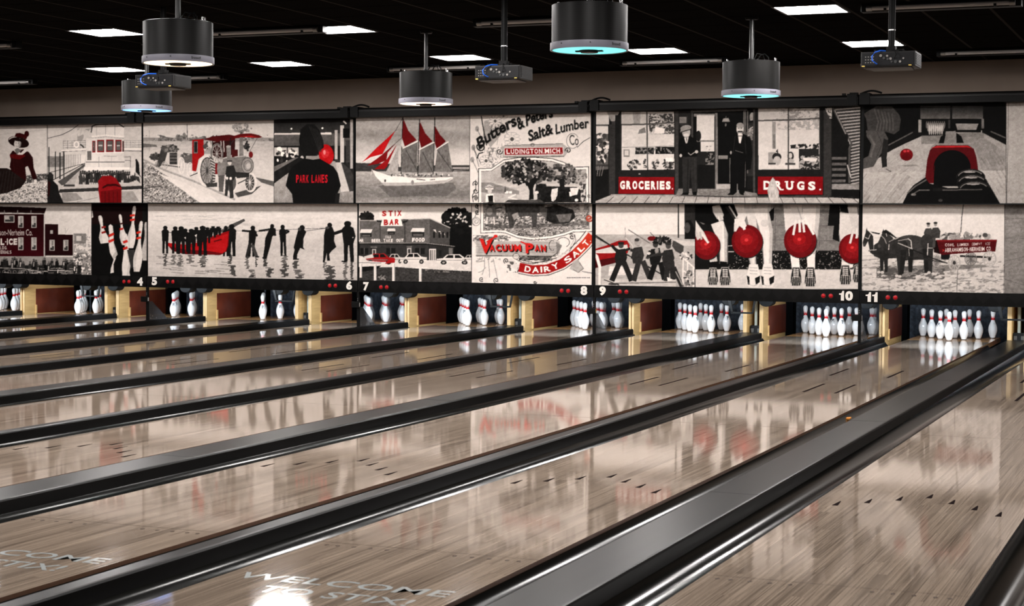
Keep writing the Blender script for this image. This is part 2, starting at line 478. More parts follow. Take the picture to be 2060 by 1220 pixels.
def poly(pts, c, a=1.0): _fill(_px(pts), tone(c), a)
def rect(x0, y0, x1, y1, c, a=1.0): poly([(x0, y0), (x1, y0), (x1, y1), (x0, y1)], c, a)
def ell(cx, cy, rx, ry, c, a=1.0, rot=0.0, a0=0.0, a1=360.0):
    t = np.radians(np.linspace(a0, a1, 40, endpoint=(a1-a0 < 360)))
    x = rx*np.cos(t); y = ry*np.sin(t); r = math.radians(rot)
    poly(np.stack([cx+x*math.cos(r)-y*math.sin(r), cy+x*math.sin(r)+y*math.cos(r)], 1), c, a)
def line(pts, wd, c, a=1.0):
    P = np.asarray(pts, float)
    for p, q in zip(P[:-1], P[1:]):
        d = q-p; L = np.hypot(*d)
        if L == 0: continue
        n = np.array((-d[1], d[0]))/L*wd/2; e = d/L*wd*0.25
        poly([p-e+n, q+e+n, q+e-n, p-e-n], c, a)
def ring(cx, cy, rx, ry, wd, c, a=1.0, a0=0, a1=360):
    t = np.radians(np.linspace(a0, a1, 40))
    line(np.stack([cx+rx*np.cos(t), cy+ry*np.sin(t)], 1), wd, c, a)
def wheel(cx, cy, rx, ry, rim, c, spokes=12, sw=3, hub=0.18):
    ring(cx, cy, rx, ry, rim, c)
    for k in range(spokes):
        t = 2*math.pi*k/spokes; line([(cx, cy), (cx+rx*math.cos(t), cy+ry*math.sin(t))], sw, c)
    ell(cx, cy, rx*hub, ry*hub, c)
def vgrad(x0, y0, x1, y1, stops):
    for i in range(len(stops)-1):
        a, ca = stops[i]; b, cb = stops[i+1]
        n = max(2, int(abs(b-a)/_T[2]*S_))
        for k in range(n):
            t = k/n; ya = a+(b-a)*t; yb = a+(b-a)*(k+1.02)/n
            rect(x0, ya, x1, yb, tone(ca)*(1-t)+tone(cb)*t)
def hgrad(x0, y0, x1, y1, ca, cb, n=24, a=1.0):
    for k in range(n):
        t = (k+.5)/n; rect(x0+(x1-x0)*k/n, y0, x0+(x1-x0)*(k+1.02)/n, y1, tone(ca)*(1-t)+tone(cb)*t, a)

def _field(h, w, sx, sy, seed):
    r = np.random.RandomState(seed)
    gh, gw = max(2, int(h/sy)+2), max(2, int(w/sx)+2)
    N = r.rand(gh, gw)
    yy = np.linspace(0, gh-1.001, h); xx = np.linspace(0, gw-1.001, w)
    yi = yy.astype(int); xi = xx.astype(int); fy = (yy-yi)[:, None]; fx = (xx-xi)[None, :]
    return (N[yi][:, xi]*(1-fy)*(1-fx)+N[yi+1][:, xi]*fy*(1-fx)+N[yi][:, xi+1]*(1-fy)*fx+N[yi+1][:, xi+1]*fy*fx)
def grain(pts, amp, sx, sy, seed=1, thr=None, c=None, a=1.0):
    """mottled tone inside a polygon; with thr only the spots above it are inked"""
    P = _px(pts)
    x0, y0 = np.floor(P.min(0)).astype(int); x1, y1 = np.ceil(P.max(0)).astype(int)
    y0 = max(y0, _clip[0]); y1 = min(y1, _clip[1]); x0 = max(x0, _clip[2]); x1 = min(x1, _clip[3])
    if x1 <= x0 or y1 <= y0: return
    keep = CAN[y0:y1, x0:x1].copy()
    mark = np.array([-999., 0, 0], np.float32)
    _fill(P, mark)
    m = CAN[y0:y1, x0:x1, 0] < -900
    CAN[y0:y1, x0:x1] = keep
    k = S_
    f = 0.6*_field(y1-y0, x1-x0, sx*k, sy*k, seed)+0.4*_field(y1-y0, x1-x0, max(1.2, sx*k*.45), max(1.2, sy*k*.45), seed+77)
    sub = CAN[y0:y1, x0:x1]
    if thr is None:
        sub[m] = np.clip(sub[m]+((f-0.5)*2*amp)[m][:, None], 4, 250)
    else:
        mm = m & (f > thr); sub[mm] = sub[mm]*(1-a)+tone(c).astype(np.float32)*a
def box4(x0, y0, x1, y1): return [(x0, y0), (x1, y0), (x1, y1), (x0, y1)]

def text(s, quad, c, bold=0.02, fn=None, a=1.0):
    """lettering stretched on a quad (top-left, top-right, bottom-right, bottom-left) or laid by fn(s, t)"""
    V, Fc = glyphs(s, bold)
    x0, y0 = V.min(0); x1, y1 = V.max(0)
    q = [np.asarray(p, float) for p in quad] if quad is not None else None
    W = []
    for x, y in V:
        t, b = (x-x0)/(x1-x0), (y1-y)/(y1-y0)
        if fn: W.append(fn(t, b))
        else: W.append((q[0]*(1-t)+q[1]*t)*(1-b)+(q[3]*(1-t)+q[2]*t)*b)
    W = _px(W)
    for f in Fc: _fill(W[list(f)], tone(c), a)
def trect(s, x0, y0, x1, y1, c, bold=0.02, sh=0.0, dy=0.0):
    text(s, [(x0+sh, y0), (x1+sh, y0+dy), (x1, y1+dy), (x0, y1)], c, bold)
_CW = {'I': .42, '.': .34, ' ': .6, '1': .5, 'M': 1.25, 'W': 1.3, '-': .7, '\u00b7': .4, '!': .4}
def spaced(s, quad, c, bold=0.0, gap=.16, fn=None):
    """evenly set capitals, each letter filling its own cell"""
    q = [np.asarray(p, float) for p in quad] if quad is not None else None
    base = fn or (lambda t, b: (q[0]*(1-t)+q[1]*t)*(1-b)+(q[3]*(1-t)+q[2]*t)*b)
    tot = sum(_CW.get(ch, 1.0) for ch in s)-gap; x = 0.0
    for ch in s:
        wd = _CW.get(ch, 1.0)
        if ch != ' ':
            a, e = x/tot, (x+max(wd-gap, .17))/tot; lo, hi = {'.': (.80, 1.0), '-': (.44, .58), '\u00b7': (.42, .60)}.get(ch, (0.0, 1.0))
            text(ch, None, c, bold, fn=lambda t, b: base(a+(e-a)*t, lo+(hi-lo)*b))
        x += wd
def swirl(cx, cy, r, wd, c, turns=1.6, start=0.0, sgn=1):
    t = np.linspace(0, 1, 34); an = start+sgn*turns*2*np.pi*t; rr = r*(1-0.85*t)
    line(np.stack([cx+rr*np.cos(an), cy+rr*np.sin(an)], 1), wd, c)
def foliage(cx, cy, rx, ry, n, r, cols, seed):
    R = np.random.RandomState(seed)
    for k in range(n):
        d = math.sqrt(R.rand()); t = R.rand()*6.283
        ell(cx+rx*d*math.cos(t), cy+ry*d*math.sin(t), r*(.5+R.rand()), r*(.4+.7*R.rand()), cols[R.randint(len(cols))], 1, R.rand()*180)
def person(x, y0, y1, w, c, lean=0.0, coat=False, arms=()):
    """standing dark figure, feet at y1"""
    h = y1-y0
    ell(x+lean, y0+h*.065, w*.30, h*.068, c)
    hip = (x+lean*.35, y0+h*.52)
    poly([(x+lean-w*.22, y0+h*.12), (x+lean+w*.22, y0+h*.12), (x+lean+w*.5, y0+h*.2), (hip[0]+w*.42, y0+h*.55), (hip[0]-w*.42, y0+h*.55), (x+lean-w*.5, y0+h*.2)], c)
    ell(x+lean*.85, y0+h*.22, w*.5, h*.10, c); ell(x+lean, y0+h*.09, w*.26, h*.075, c)
    if coat: poly([(hip[0]-w*.45, y0+h*.45), (hip[0]+w*.45, y0+h*.45), (hip[0]+w*.52, y0+h*.74), (hip[0]-w*.52, y0+h*.74)], c)
    for s in (-1, 1):
        poly([(hip[0]+s*w*.40, y0+h*.5), (hip[0]+s*w*.02, y0+h*.5), (x+s*w*.12, y1), (x+s*w*.42, y1)], c)
    for a in arms: line(a, w*.26, c)

RED = (150, 22, 28); BRED = (196, 24, 30); DRED = (92, 18, 20); MAR = (48, 17, 17); INK = 20

def pic_woman():
    clip(-30, 190, 95.3, 420); view(0, 220, 5.15)
    vgrad(-160, 0, 492, 400, [(0, 190), (250, 206), (700, 200), (1000, 205)])
    grain(box4(-160, 100, 492, 1000), 7, 10, 6, 3)
    line([(-100, 285), (60, 255), (300, 230), (480, 215)], 4, 170, .5)
    poly([(-160, 905), (180, 840), (300, 720), (492, 690), (492, 980), (-160, 980)], 190)
    grain([(-160, 905), (180, 840), (300, 720), (492, 690), (492, 980), (-160, 980)], 0, 2.2, 1.6, 5, .58, 95)
    grain([(-160, 905), (180, 840), (300, 720), (492, 690), (492, 980), (-160, 980)], 0, 2.0, 1.5, 6, .66, 232)
    poly([(270, 690), (360, 675), (492, 665), (492, 725), (400, 745), (280, 770)], 70); grain(box4(270, 670, 492, 770), 0, 2, 2, 8, .6, 170)
    poly([(-160, 640), (-20, 612), (70, 610), (140, 640), (262, 690), (272, 740), (215, 815), (60, 870), (-60, 890), (-160, 900)], (36, 26, 24))
    for k in range(7): line([(-20+30*k, 640), (-70+34*k, 880)], 7, 62, .5)
    poly([(130, 430), (240, 415), (300, 445), (335, 520), (330, 570), (262, 600), (272, 700), (270, 745), (120, 640), (100, 600), (112, 520), (100, 475)], (54, 17, 18))
    poly([(300, 445), (340, 500), (350, 610), (385, 705), (370, 740), (335, 720), (310, 640), (275, 560), (262, 480)], (50, 16, 17))
    poly([(100, 470), (240, 460), (262, 485), (210, 520), (140, 512), (104, 498)], (104, 22, 24))
    line([(130, 475), (150, 640)], 4, (90, 40, 38), .6); line([(250, 500), (255, 640)], 5, (34, 12, 13))
    poly([(140, 428), (185, 470), (235, 470), (285, 430), (255, 415), (215, 452), (165, 420)], 205)
    poly([(150, 420), (175, 470), (205, 440), (225, 425), (180, 400)], 110)
    ell(366, 742, 17, 15, 215)
    ell(192, 340, 110, 56, (38, 22, 20), 1, 14)
    ring(188, 322, 96, 38, 10, 205, 1, 195, 350)
    poly([(150, 285), (165, 250), (205, 244), (258, 262), (268, 305), (210, 290)], (70, 18, 20))
    ell(277, 255, 24, 32, (64, 16, 18)); ell(262, 290, 18, 22, (74, 20, 22))
    ell(180, 355, 33, 50, 205, 1, 8); ell(205, 350, 16, 48, 150, .7); poly([(160, 300), (235, 310), (240, 352), (205, 332), (160, 330)], (36, 22, 20))
    ell(168, 350, 5, 4, 70); ell(190, 352, 5, 4, 70); line([(165, 384), (192, 386)], 4, 110)

def pic_ferry():
    clip(96, 190, 285.3, 420); view(0, 220, 5.15)
    vgrad(495, 100, 1475, 500, [(100, 186), (250, 203), (480, 196), (600, 196)])
    rect(495, 486, 760, 680, 122); grain(box4(495, 486, 700, 680), 16, 12, 2, 4)
    rect(495, 600, 1475, 990, 186); grain(box4(495, 680, 1475, 990), 8, 8, 4, 9)
    line([(490, 302), (640, 265), (740, 215), (815, 160)], 5, 40)
    for x in (720, 1090, 1185): line([(x+140, 160), (x+100, 300)], 3, 120, .5) if x == 720 else None
    grain(box4(800, 200, 960, 330), 0, 9, 9, 10, .55, 130, .6)
    for y in (330, 352, 376, 400): line([(655, y), (890, y-6)], 3, 110); line([(1275, y-6), (1470, y-8)], 3, 120)
    for x in (655, 700, 745, 830, 885): line([(x, 322), (x, 410)], 4, 110)
    for x in (1310, 1350, 1400, 1440): line([(x, 322), (x, 410)], 3, 125)
    poly([(632, 425), (890, 404), (890, 428), (640, 440)], 225); line([(640, 440), (890, 430)], 6, 60)
    rect(1270, 402, 1475, 424, 220); line([(1290, 430), (1475, 434)], 6, 60)
    poly([(668, 440), (890, 430), (890, 600), (668, 640)], 206)
    poly([(790, 470), (890, 470), (870, 570), (780, 600)], 222)
    for k in range(10): line([(672+k*18, 640-k*9), (672+k*18, 470)], 4, 120)
    line([(660, 440), (660, 660)], 12, 50)
    poly([(600, 750), (830, 600), (880, 560), (880, 590), (690, 770), (640, 790)], 80); poly([(690, 760), (860, 600), (800, 700), (770, 790), (650, 800)], 165); rect(660, 780, 775, 800, 60)
    line([(500, 660), (880, 560)], 6, 60); line([(500, 760), (860, 570)], 8, 60)
    for x, t in ((508, 395), (575, 440), (622, 450), (662, 440)): line([(x, t), (x, 720)], 11, 40)
    ring(792, 365, 23, 28, 14, 232); ring(1378, 362, 20, 25, 9, 190); line([(835, 365), (868, 395)], 14, 50)
    rect(892, 300, 955, 600, 216); rect(903, 432, 952, 528, 110)
    hgrad(948, 155, 1284, 290, 214, 226); hgrad(948, 290, 1284, 600, 222, 206)
    for x in (1000, 1095, 1190): line([(x, 165), (x, 275)], 4, 150)
    line([(945, 240), (955, 175), (1000, 158), (1230, 152), (1282, 185)], 12, 66); line([(950, 282), (1100, 268), (1284, 285)], 9, 240); line([(950, 300), (1100, 286), (1284, 302)], 4, 140)
    for x0, x1, y0, y1 in ((955, 990, 326, 448), (1006, 1080, 317, 446), (1100, 1178, 315, 442), (1195, 1258, 318, 440)):
        rect(x0, y0, x1, y1, RED); rect(x0+9, y0+12, x1-9, y1-13, 96); rect(x0+14, y0+52, x1-18, y0+66, 190)
    rect(1268, 330, 1284, 440, (90, 60, 58))
    line([(955, 452), (1284, 446)], 6, 240); line([(890, 548), (1290, 548), (1355, 540)], 7, 90); line([(1075, 485), (1210, 487)], 5, 150)
    for x in (1025, 1155): line([(x, 490), (x, 600)], 4, 150)
    poly([(870, 600), (1285, 600), (1345, 590), (1345, 625), (870, 640)], 228)
    rect(1290, 490, 1352, 600, 196); line([(1290, 495), (1352, 492), (1352, 600)], 5, 90); line([(1295, 530), (1352, 530)], 4, 90)
    R = np.random.RandomState(4)
    for k in range(26):
        x = 835+k*22; h = 90+R.rand()*50; t = 628+R.rand()*20
        poly([(x-14, t+26), (x+16, t+22), (x+24, t+h), (x-18, t+h)], 30+R.rand()*36); ell(x, t+12, 10, 14, 58)
        if R.rand() < .4: poly([(x-8, t+40), (x+8, t+40), (x+4, t+80)], 190)
    for k in range(12): line([(815+k*24, 690), (825+k*24, 775)], 5, 60)
    poly([(1405, 540), (1425, 530), (1440, 560), (1448, 680), (1470, 715), (1405, 650)], 26); ell(1412, 528, 10, 14, 44)
    poly([(1350, 610), (1400, 600), (1390, 690), (1350, 690)], 205); poly([(1360, 680), (1440, 700), (1455, 770), (1400, 720)], 60)
    poly([(620, 830), (1475, 792), (1475, 826), (600, 866)], 52)
    poly([(640, 868), (790, 868), (860, 935), (640, 970)], 140); poly([(1260, 850), (1380, 850), (1440, 950), (1260, 970)], 150)
    line([(800, 960), (1010, 915)], 5, 120)
    poly([(495, 690), (525, 660), (555, 680), (552, 740), (600, 790), (610, 860), (660, 975), (495, 985)], 28); poly([(495, 740), (525, 760), (510, 900), (495, 900)], MAR)
    ell(522, 690, 28, 34, 40)
    poly([(1018, 740), (1062, 690), (1150, 688), (1200, 715), (1258, 800), (1260, 985), (1040, 985), (1020, 850)], RED)
    poly([(1060, 806), (1110, 776), (1200, 772), (1258, 800), (1258, 812), (1190, 795), (1110, 800), (1064, 824)], (70, 12, 14))
    poly([(1046, 850), (1254, 826), (1258, 985), (1046, 985)], (118, 16, 20))
    for x in (1090, 1130, 1175, 1215): line([(x, 850), (x, 980)], 5, (80, 12, 15))

def pic_tractor():
    clip(288.2, 190, 550.8, 420); view(280, 220, 4.682)
    vgrad(30, 90, 1275, 330, [(90, 180), (180, 206), (280, 208), (340, 196)])
    rect(30, 268, 1275, 300, 150); grain(box4(30, 240, 1275, 300), 0, 7, 5, 3, .58, 96)
    vgrad(30, 300, 1275, 900, [(300, 176), (420, 192), (600, 196), (900, 200)])
    grain(box4(30, 300, 1275, 480), 12, 12, 2.5, 5)
    foliage(400, 265, 45, 32, 26, 14, [92, 110, 130], 4); foliage(240, 280, 60, 14, 18, 10, [96, 120], 5); foliage(540, 270, 60, 12, 14, 9, [110, 130], 7)
    foliage(965, 175, 95, 44, 50, 11, [150, 165, 130], 6)
    line([(95, 200), (95, 400)], 4, 120); line([(452, 140), (454, 290)], 5, 70)
    poly([(30, 320), (160, 335), (170, 355), (30, 360)], 110)
    poly([(30, 430), (120, 470), (420, 620), (760, 780), (1000, 885), (1275, 885), (1275, 900), (30, 900)], 200)
    poly([(30, 470), (200, 590), (480, 760), (620, 900), (30, 900)], 150)
    grain([(30, 470), (200, 590), (480, 760), (620, 900), (30, 900)], 0, 2.6, 1.8, 8, .55, 84); grain([(30, 470), (200, 590), (480, 760), (620, 900), (30, 900)], 0, 2.4, 1.8, 9, .62, 205)
    poly([(170, 600), (420, 690), (700, 830), (760, 900), (600, 900), (420, 770)], 208)
    line([(30, 470), (230, 570), (520, 680), (900, 850)], 18, 130, .6)
    line([(40, 750), (130, 730), (200, 728)], 8, 70)
    poly([(1090, 640), (1275, 680), (1275, 730), (1150, 690)], 90); poly([(900, 790), (1150, 720), (1170, 700), (1060, 800), (930, 830)], 76)
    # thresher and wagon
    foliage(150, 450, 50, 26, 24, 16, [66, 90, 50], 3)
    poly([(160, 540), (215, 340), (260, 345), (270, 390), (240, 500), (190, 545)], 62)
    rect(270, 355, 358, 405, 70); rect(285, 410, 358, 520, 58); poly([(200, 360), (300, 330), (358, 345), (360, 400), (240, 410)], 84)
    foliage(300, 370, 60, 36, 30, 14, [50, 90, 130], 12)
    for y in (430, 460, 490): line([(290, y), (356, y)], 5, 130)
    line([(200, 520), (380, 545)], 10, 70); wheel(240, 530, 26, 36, 7, 170, 8, 4); wheel(165, 520, 14, 24, 5, 120, 8, 3)
    poly([(390, 430), (430, 412), (500, 420), (500, 520), (420, 500)], 96); foliage(430, 430, 40, 16, 14, 10, [80, 120, 160], 15)
    wheel(398, 530, 28, 76, 8, 214, 10, 4); wheel(478, 570, 28, 66, 8, 210, 10, 4)
    line([(480, 630), (550, 600)], 8, 60)
    # engine
    poly([(498, 288), (606, 280), (612, 430), (560, 470), (536, 585), (498, 580)], (168, 24, 26)); rect(512, 300, 552, 416, 110); rect(520, 310, 545, 405, 34)
    poly([(606, 284), (690, 255), (850, 238), (900, 250), (905, 300), (800, 320), (690, 300)], (92, 18, 20))
    poly([(690, 310), (905, 290), (900, 420), (760, 470), (690, 430)], (60, 22, 22)); rect(610, 305, 690, 420, 150); foliage(645, 355, 32, 46, 20, 14, [190, 120, 210, 80], 8)
    line([(692, 300), (694, 430)], 8, 40); line([(770, 300), (772, 400)], 7, 190); line([(795, 300), (800, 400)], 7, 210)
    poly([(888, 252), (960, 230), (1050, 226), (1130, 244), (1160, 262), (1120, 272), (1000, 262), (900, 276)], (112, 20, 22)); poly([(930, 258), (1050, 250), (1120, 266), (1000, 262)], (190, 28, 30))
    line([(862, 270), (850, 420)], 8, 34); line([(1110, 275), (1040, 400)], 4, 70); line([(890, 290), (850, 350)], 7, 50); line([(975, 270), (975, 360)], 6, 60)
    foliage(1012, 350, 22, 52, 24, 12, [30, 60, 44], 9); ell(1052, 428, 20, 30, (120, 30, 32))
    rect(870, 380, 930, 470, (84, 26, 26)); poly([(820, 350), (862, 345), (866, 460), (826, 470)], 130); ell(842, 350, 23, 10, 168)
    poly([(944, 265), (978, 265), (980, 350), (984, 440), (940, 440), (944, 350)], 120); ell(960, 212, 28, 10, 130); rect(950, 210, 975, 235, 96)
    wheel(732, 420, 52, 92, 15, 112, 10, 7, .2); wheel(732, 420, 44, 80, 4, 190, 10, 2, .1)
    poly([(760, 470), (960, 440), (1010, 440), (1010, 600), (900, 590), (760, 560)], 118)
    ell(1020, 530, 60, 80, 96); ell(1020, 530, 52, 70, 140); ring(1022, 532, 36, 48, 6, 90); ell(1028, 535, 22, 28, 180)
    line([(900, 450), (1000, 440)], 10, 170)
    ell(628, 580, 78, 150, 208); ell(640, 580, 58, 122, 140); wheel(640, 580, 60, 124, 8, 60, 14, 4)
    poly([(660, 440), (700, 470), (724, 580), (715, 680), (670, 720), (690, 600)], 70)
    for k in range(9): line([(668+min(k, 5)*5, 470+k*28), (722, 500+k*24)], 9, 196)
    poly([(620, 700), (735, 690), (735, 730), (640, 735)], 60)
    rect(716, 510, 742, 610, (130, 22, 26))
    ell(1050, 690, 58, 92, 210); ell(1040, 690, 46, 78, 70); wheel(1042, 690, 46, 78, 6, 200, 12, 4); ell(860, 690, 70, 100, 205); ell(862, 690, 52, 84, 90); rect(900, 600, 1000, 640, 60)
    poly([(900, 590), (1040, 600), (1030, 640), (920, 650)], 44); line([(930, 700), (1030, 650)], 10, 60)
    # the two men
    ell(770, 478, 18, 26, 176); ell(770, 462, 22, 10, 150); poly([(738, 505), (805, 500), (820, 560), (808, 625), (742, 628), (732, 570)], 128); poly([(745, 625), (805, 620), (790, 780), (752, 775)], 90)
    ell(852, 505, 18, 24, 200); ell(852, 488, 26, 9, 56); poly([(822, 540), (890, 528), (915, 600), (890, 670), (828, 660), (812, 610)], 40); poly([(815, 660), (880, 655), (890, 835), (855, 840), (845, 700), (830, 820), (805, 815)], 50)
    ell(828, 650, 10, 14, 220); ell(862, 652, 12, 14, 220)

def pic_bowler():
    clip(551, 190, 711, 420); view(280, 220, 4.682)
    rect(1270, 80, 2030, 900, 30)
    vgrad(1270, 95, 2030, 340, [(95, 30), (225, 62), (228, 96), (345, 84)])
    poly([(1270, 226), (1810, 218), (1812, 238), (1270, 240)], 225)
    for x, y in ((1434, 184), (1726, 178)): ell(x, y, 9, 9, 250)
    for x0, x1 in ((1270, 1390), (1400, 1500)): rect(x0, 360, x1, 440, 190); foliage((x0+x1)/2, 400, 40, 30, 10, 18, [40, 90, 240], x0)
    foliage(1410, 460, 130, 36, 30, 14, [30, 60, 200, 240, 20], 3)
    poly([(1270, 580), (1520, 455), (1560, 470), (1275, 690)], 30); poly([(1270, 540), (1480, 450), (1500, 455), (1270, 590)], 110)
    poly([(1270, 700), (1540, 500), (1720, 480), (1860, 490), (2030, 760), (2030, 900), (1270, 900)], 160)
    vgrad(1270, 700, 2030, 900, [(700, 158), (900, 132)]); grain(box4(1270, 520, 2030, 900), 12, 3, 14, 2)
    poly([(1840, 480), (1870, 470), (2030, 600), (2030, 770), (1980, 775)], 60)
    poly([(1850, 500), (1900, 500), (1980, 770), (1900, 780)], 190); poly([(1930, 480), (2030, 560), (2030, 640)], 40)
    rect(1842, 196, 1868, 470, 186); rect(1893, 152, 1930, 500, 200); rect(1988, 95, 2014, 560, 168); rect(1920, 180, 1982, 270, 16); rect(1945, 290, 1985, 500, 60)
    line([(1925, 112), (1950, 135)], 12, 220)
    ell(1762, 428, 70, 98, BRED, 1, -8); ell(1752, 418, 34, 44, (230, 70, 74), .7); ell(1745, 405, 12, 22, (250, 170, 165), .8); grain(box4(1700, 330, 1830, 520), 12, 4, 4, 5)
    poly([(1545, 470), (1690, 460), (1830, 540), (1870, 600), (1900, 720), (1870, 790), (1862, 900), (1450, 900), (1440, 800), (1380, 720), (1410, 590), (1450, 535)], 17)
    poly([(1570, 440), (1690, 430), (1700, 465), (1640, 475), (1570, 465)], 150); rect(1580, 400, 1680, 440, 50)
    poly([(1505, 300), (1520, 190), (1580, 140), (1650, 142), (1700, 200), (1735, 300), (1740, 360), (1700, 390), (1660, 440), (1570, 440), (1520, 380)], 24)
    for k in range(5): line([(1600+k*18, 160+k*8), (1660+k*16, 300), (1690+k*6, 400)], 6, 70, .5)
    line([(1870, 800), (1860, 900)], 40, 30)
    spaced('PARK LANES', [(1478, 618), (1776, 616), (1774, 694), (1478, 694)], (206, 30, 46), .03, .2)

def pic_ship():
    clip(715.5, 190, 944.3, 420); view(700, 200, 4.12)
    vgrad(60, 120, 1008, 560, [(120, 160), (230, 172), (300, 150), (360, 168), (480, 205), (560, 205)])
    grain(box4(60, 230, 1008, 420), 13, 40, 12, 3)
    poly([(60, 526), (420, 536), (420, 600), (60, 600)], 62); poly([(420, 560), (800, 545), (1008, 545), (1008, 600), (420, 610)], 62); grain(box4(60, 526, 1008, 600), 10, 8, 3, 5)
    vgrad(60, 598, 1008, 860, [(598, 168), (700, 140), (790, 118), (862, 152)]); grain(box4(60, 600, 1008, 862), 14, 8, 2, 6)
    poly([(250, 715), (870, 690), (900, 740), (820, 800), (350, 810)], 84, .55)
    line([(870, 570), (1000, 570)], 10, 190); line([(880, 590), (1000, 580)], 8, 120)
    for x, t in ((455, 145), (593, 168), (720, 150)): line([(x, t), (x-14, 620)], 8, 40)
    line([(455, 150), (395, 260), (110, 530)], 3, 60); line([(445, 320), (260, 480), (160, 550)], 3, 60)
    poly([(392, 262), (340, 350), (285, 455), (190, 480), (112, 528), (240, 400)], (205, 30, 34)); line([(112, 528), (190, 482), (285, 457)], 6, 220)
    poly([(390, 372), (330, 440), (318, 505), (250, 535), (160, 550), (270, 470)], (140, 22, 26)); poly([(405, 375), (360, 470), (322, 560), (300, 580), (220, 578), (320, 500)], (160, 24, 28))
    poly([(460, 160), (500, 260), (570, 338), (475, 388), (446, 380)], (122, 20, 24)); poly([(597, 185), (640, 280), (702, 350), (610, 400), (588, 395)], (118, 20, 24)); poly([(722, 222), (760, 290), (812, 348), (740, 408), (720, 405)], (116, 20, 24))
    line([(455, 408), (580, 344)], 9, 226); line([(590, 418), (712, 358)], 9, 226); line([(735, 412), (832, 352)], 9, 226)
    poly([(420, 395), (416, 600), (312, 606)], 168); poly([(455, 410), (578, 355), (572, 608), (440, 604)], 108); poly([(600, 418), (712, 362), (705, 606), (582, 610)], 112); poly([(742, 412), (828, 360), (868, 604), (716, 600)], 116)
    for a in ([(455, 410), (578, 355), (572, 608), (440, 604)], [(600, 418), (712, 362), (705, 606), (582, 610)], [(742, 412), (828, 360), (868, 604), (716, 600)], [(420, 395), (416, 600), (312, 606)]): grain(a, 20, 2, 6, 7)
    for a in (((480, 420), (575, 590)), ((620, 440), (700, 600)), ((740, 420), (868, 600))): line(a, 6, 70)
    poly([(448, 320), (470, 390), (452, 405), (440, 380)], 200); poly([(588, 330), (606, 400), (592, 415)], 200); poly([(715, 350), (735, 410), (722, 420)], 190)
    line([(105, 545), (220, 590)], 8, 60); line([(200, 580), (190, 630)], 4, 220)
    poly([(200, 585), (320, 625), (560, 650), (870, 645), (868, 660), (800, 695), (560, 712), (300, 715), (280, 690), (230, 640)], 226); poly([(280, 690), (560, 690), (810, 670), (870, 650), (800, 697), (560, 714), (304, 718)], 176)
    poly([(320, 622), (560, 632), (870, 622), (872, 645), (560, 652), (330, 630)], 140); foliage(600, 630, 260, 10, 50, 8, [60, 220, 90, 190], 3); line([(570, 662), (640, 670)], 6, 40); line([(680, 668), (720, 664)], 5, 40); ell(308, 675, 8, 12, 40); ell(535, 690, 12, 20, 130)

def flower(cx, cy, r, seed):
    for k in range(10):
        t = k*.628+seed; ell(cx+r*.62*math.cos(t), cy+r*.62*math.sin(t), r*.44, r*.17, 214, 1, math.degrees(t)); ring(cx+r*.62*math.cos(t), cy+r*.62*math.sin(t), r*.32, r*.16, 2.5, 110, .6)
    ell(cx, cy, r*.22, r*.22, 90)

def cow(x, y, w, h, dark, light, face=-1, patches=True):
    """cow seen from the side; x,y = top left of the body"""
    body = [(x, y+.10*h), (x+.2*w, y), (x+.9*w, y+.02*h), (x+w, y+.1*h), (x+w, y+.45*h), (x+.9*w, y+.56*h), (x+.15*w, y+.58*h), (x, y+.4*h)]
    poly(body, dark)
    for lx in (.08, .2, .78, .9): poly([(x+lx*w-.05*w, y+.4*h), (x+lx*w+.06*w, y+.4*h), (x+lx*w+.03*w, y+h), (x+lx*w-.03*w, y+h)], dark)
    if patches:
        for px, py, pr in ((.35, .3, .08), (.75, .2, .07), (.9, .35, .04)): ell(x+px*w, y+py*h, pr*w, pr*w*.8, light)
    grain(body, 22, 3, 3, int(x) % 97)

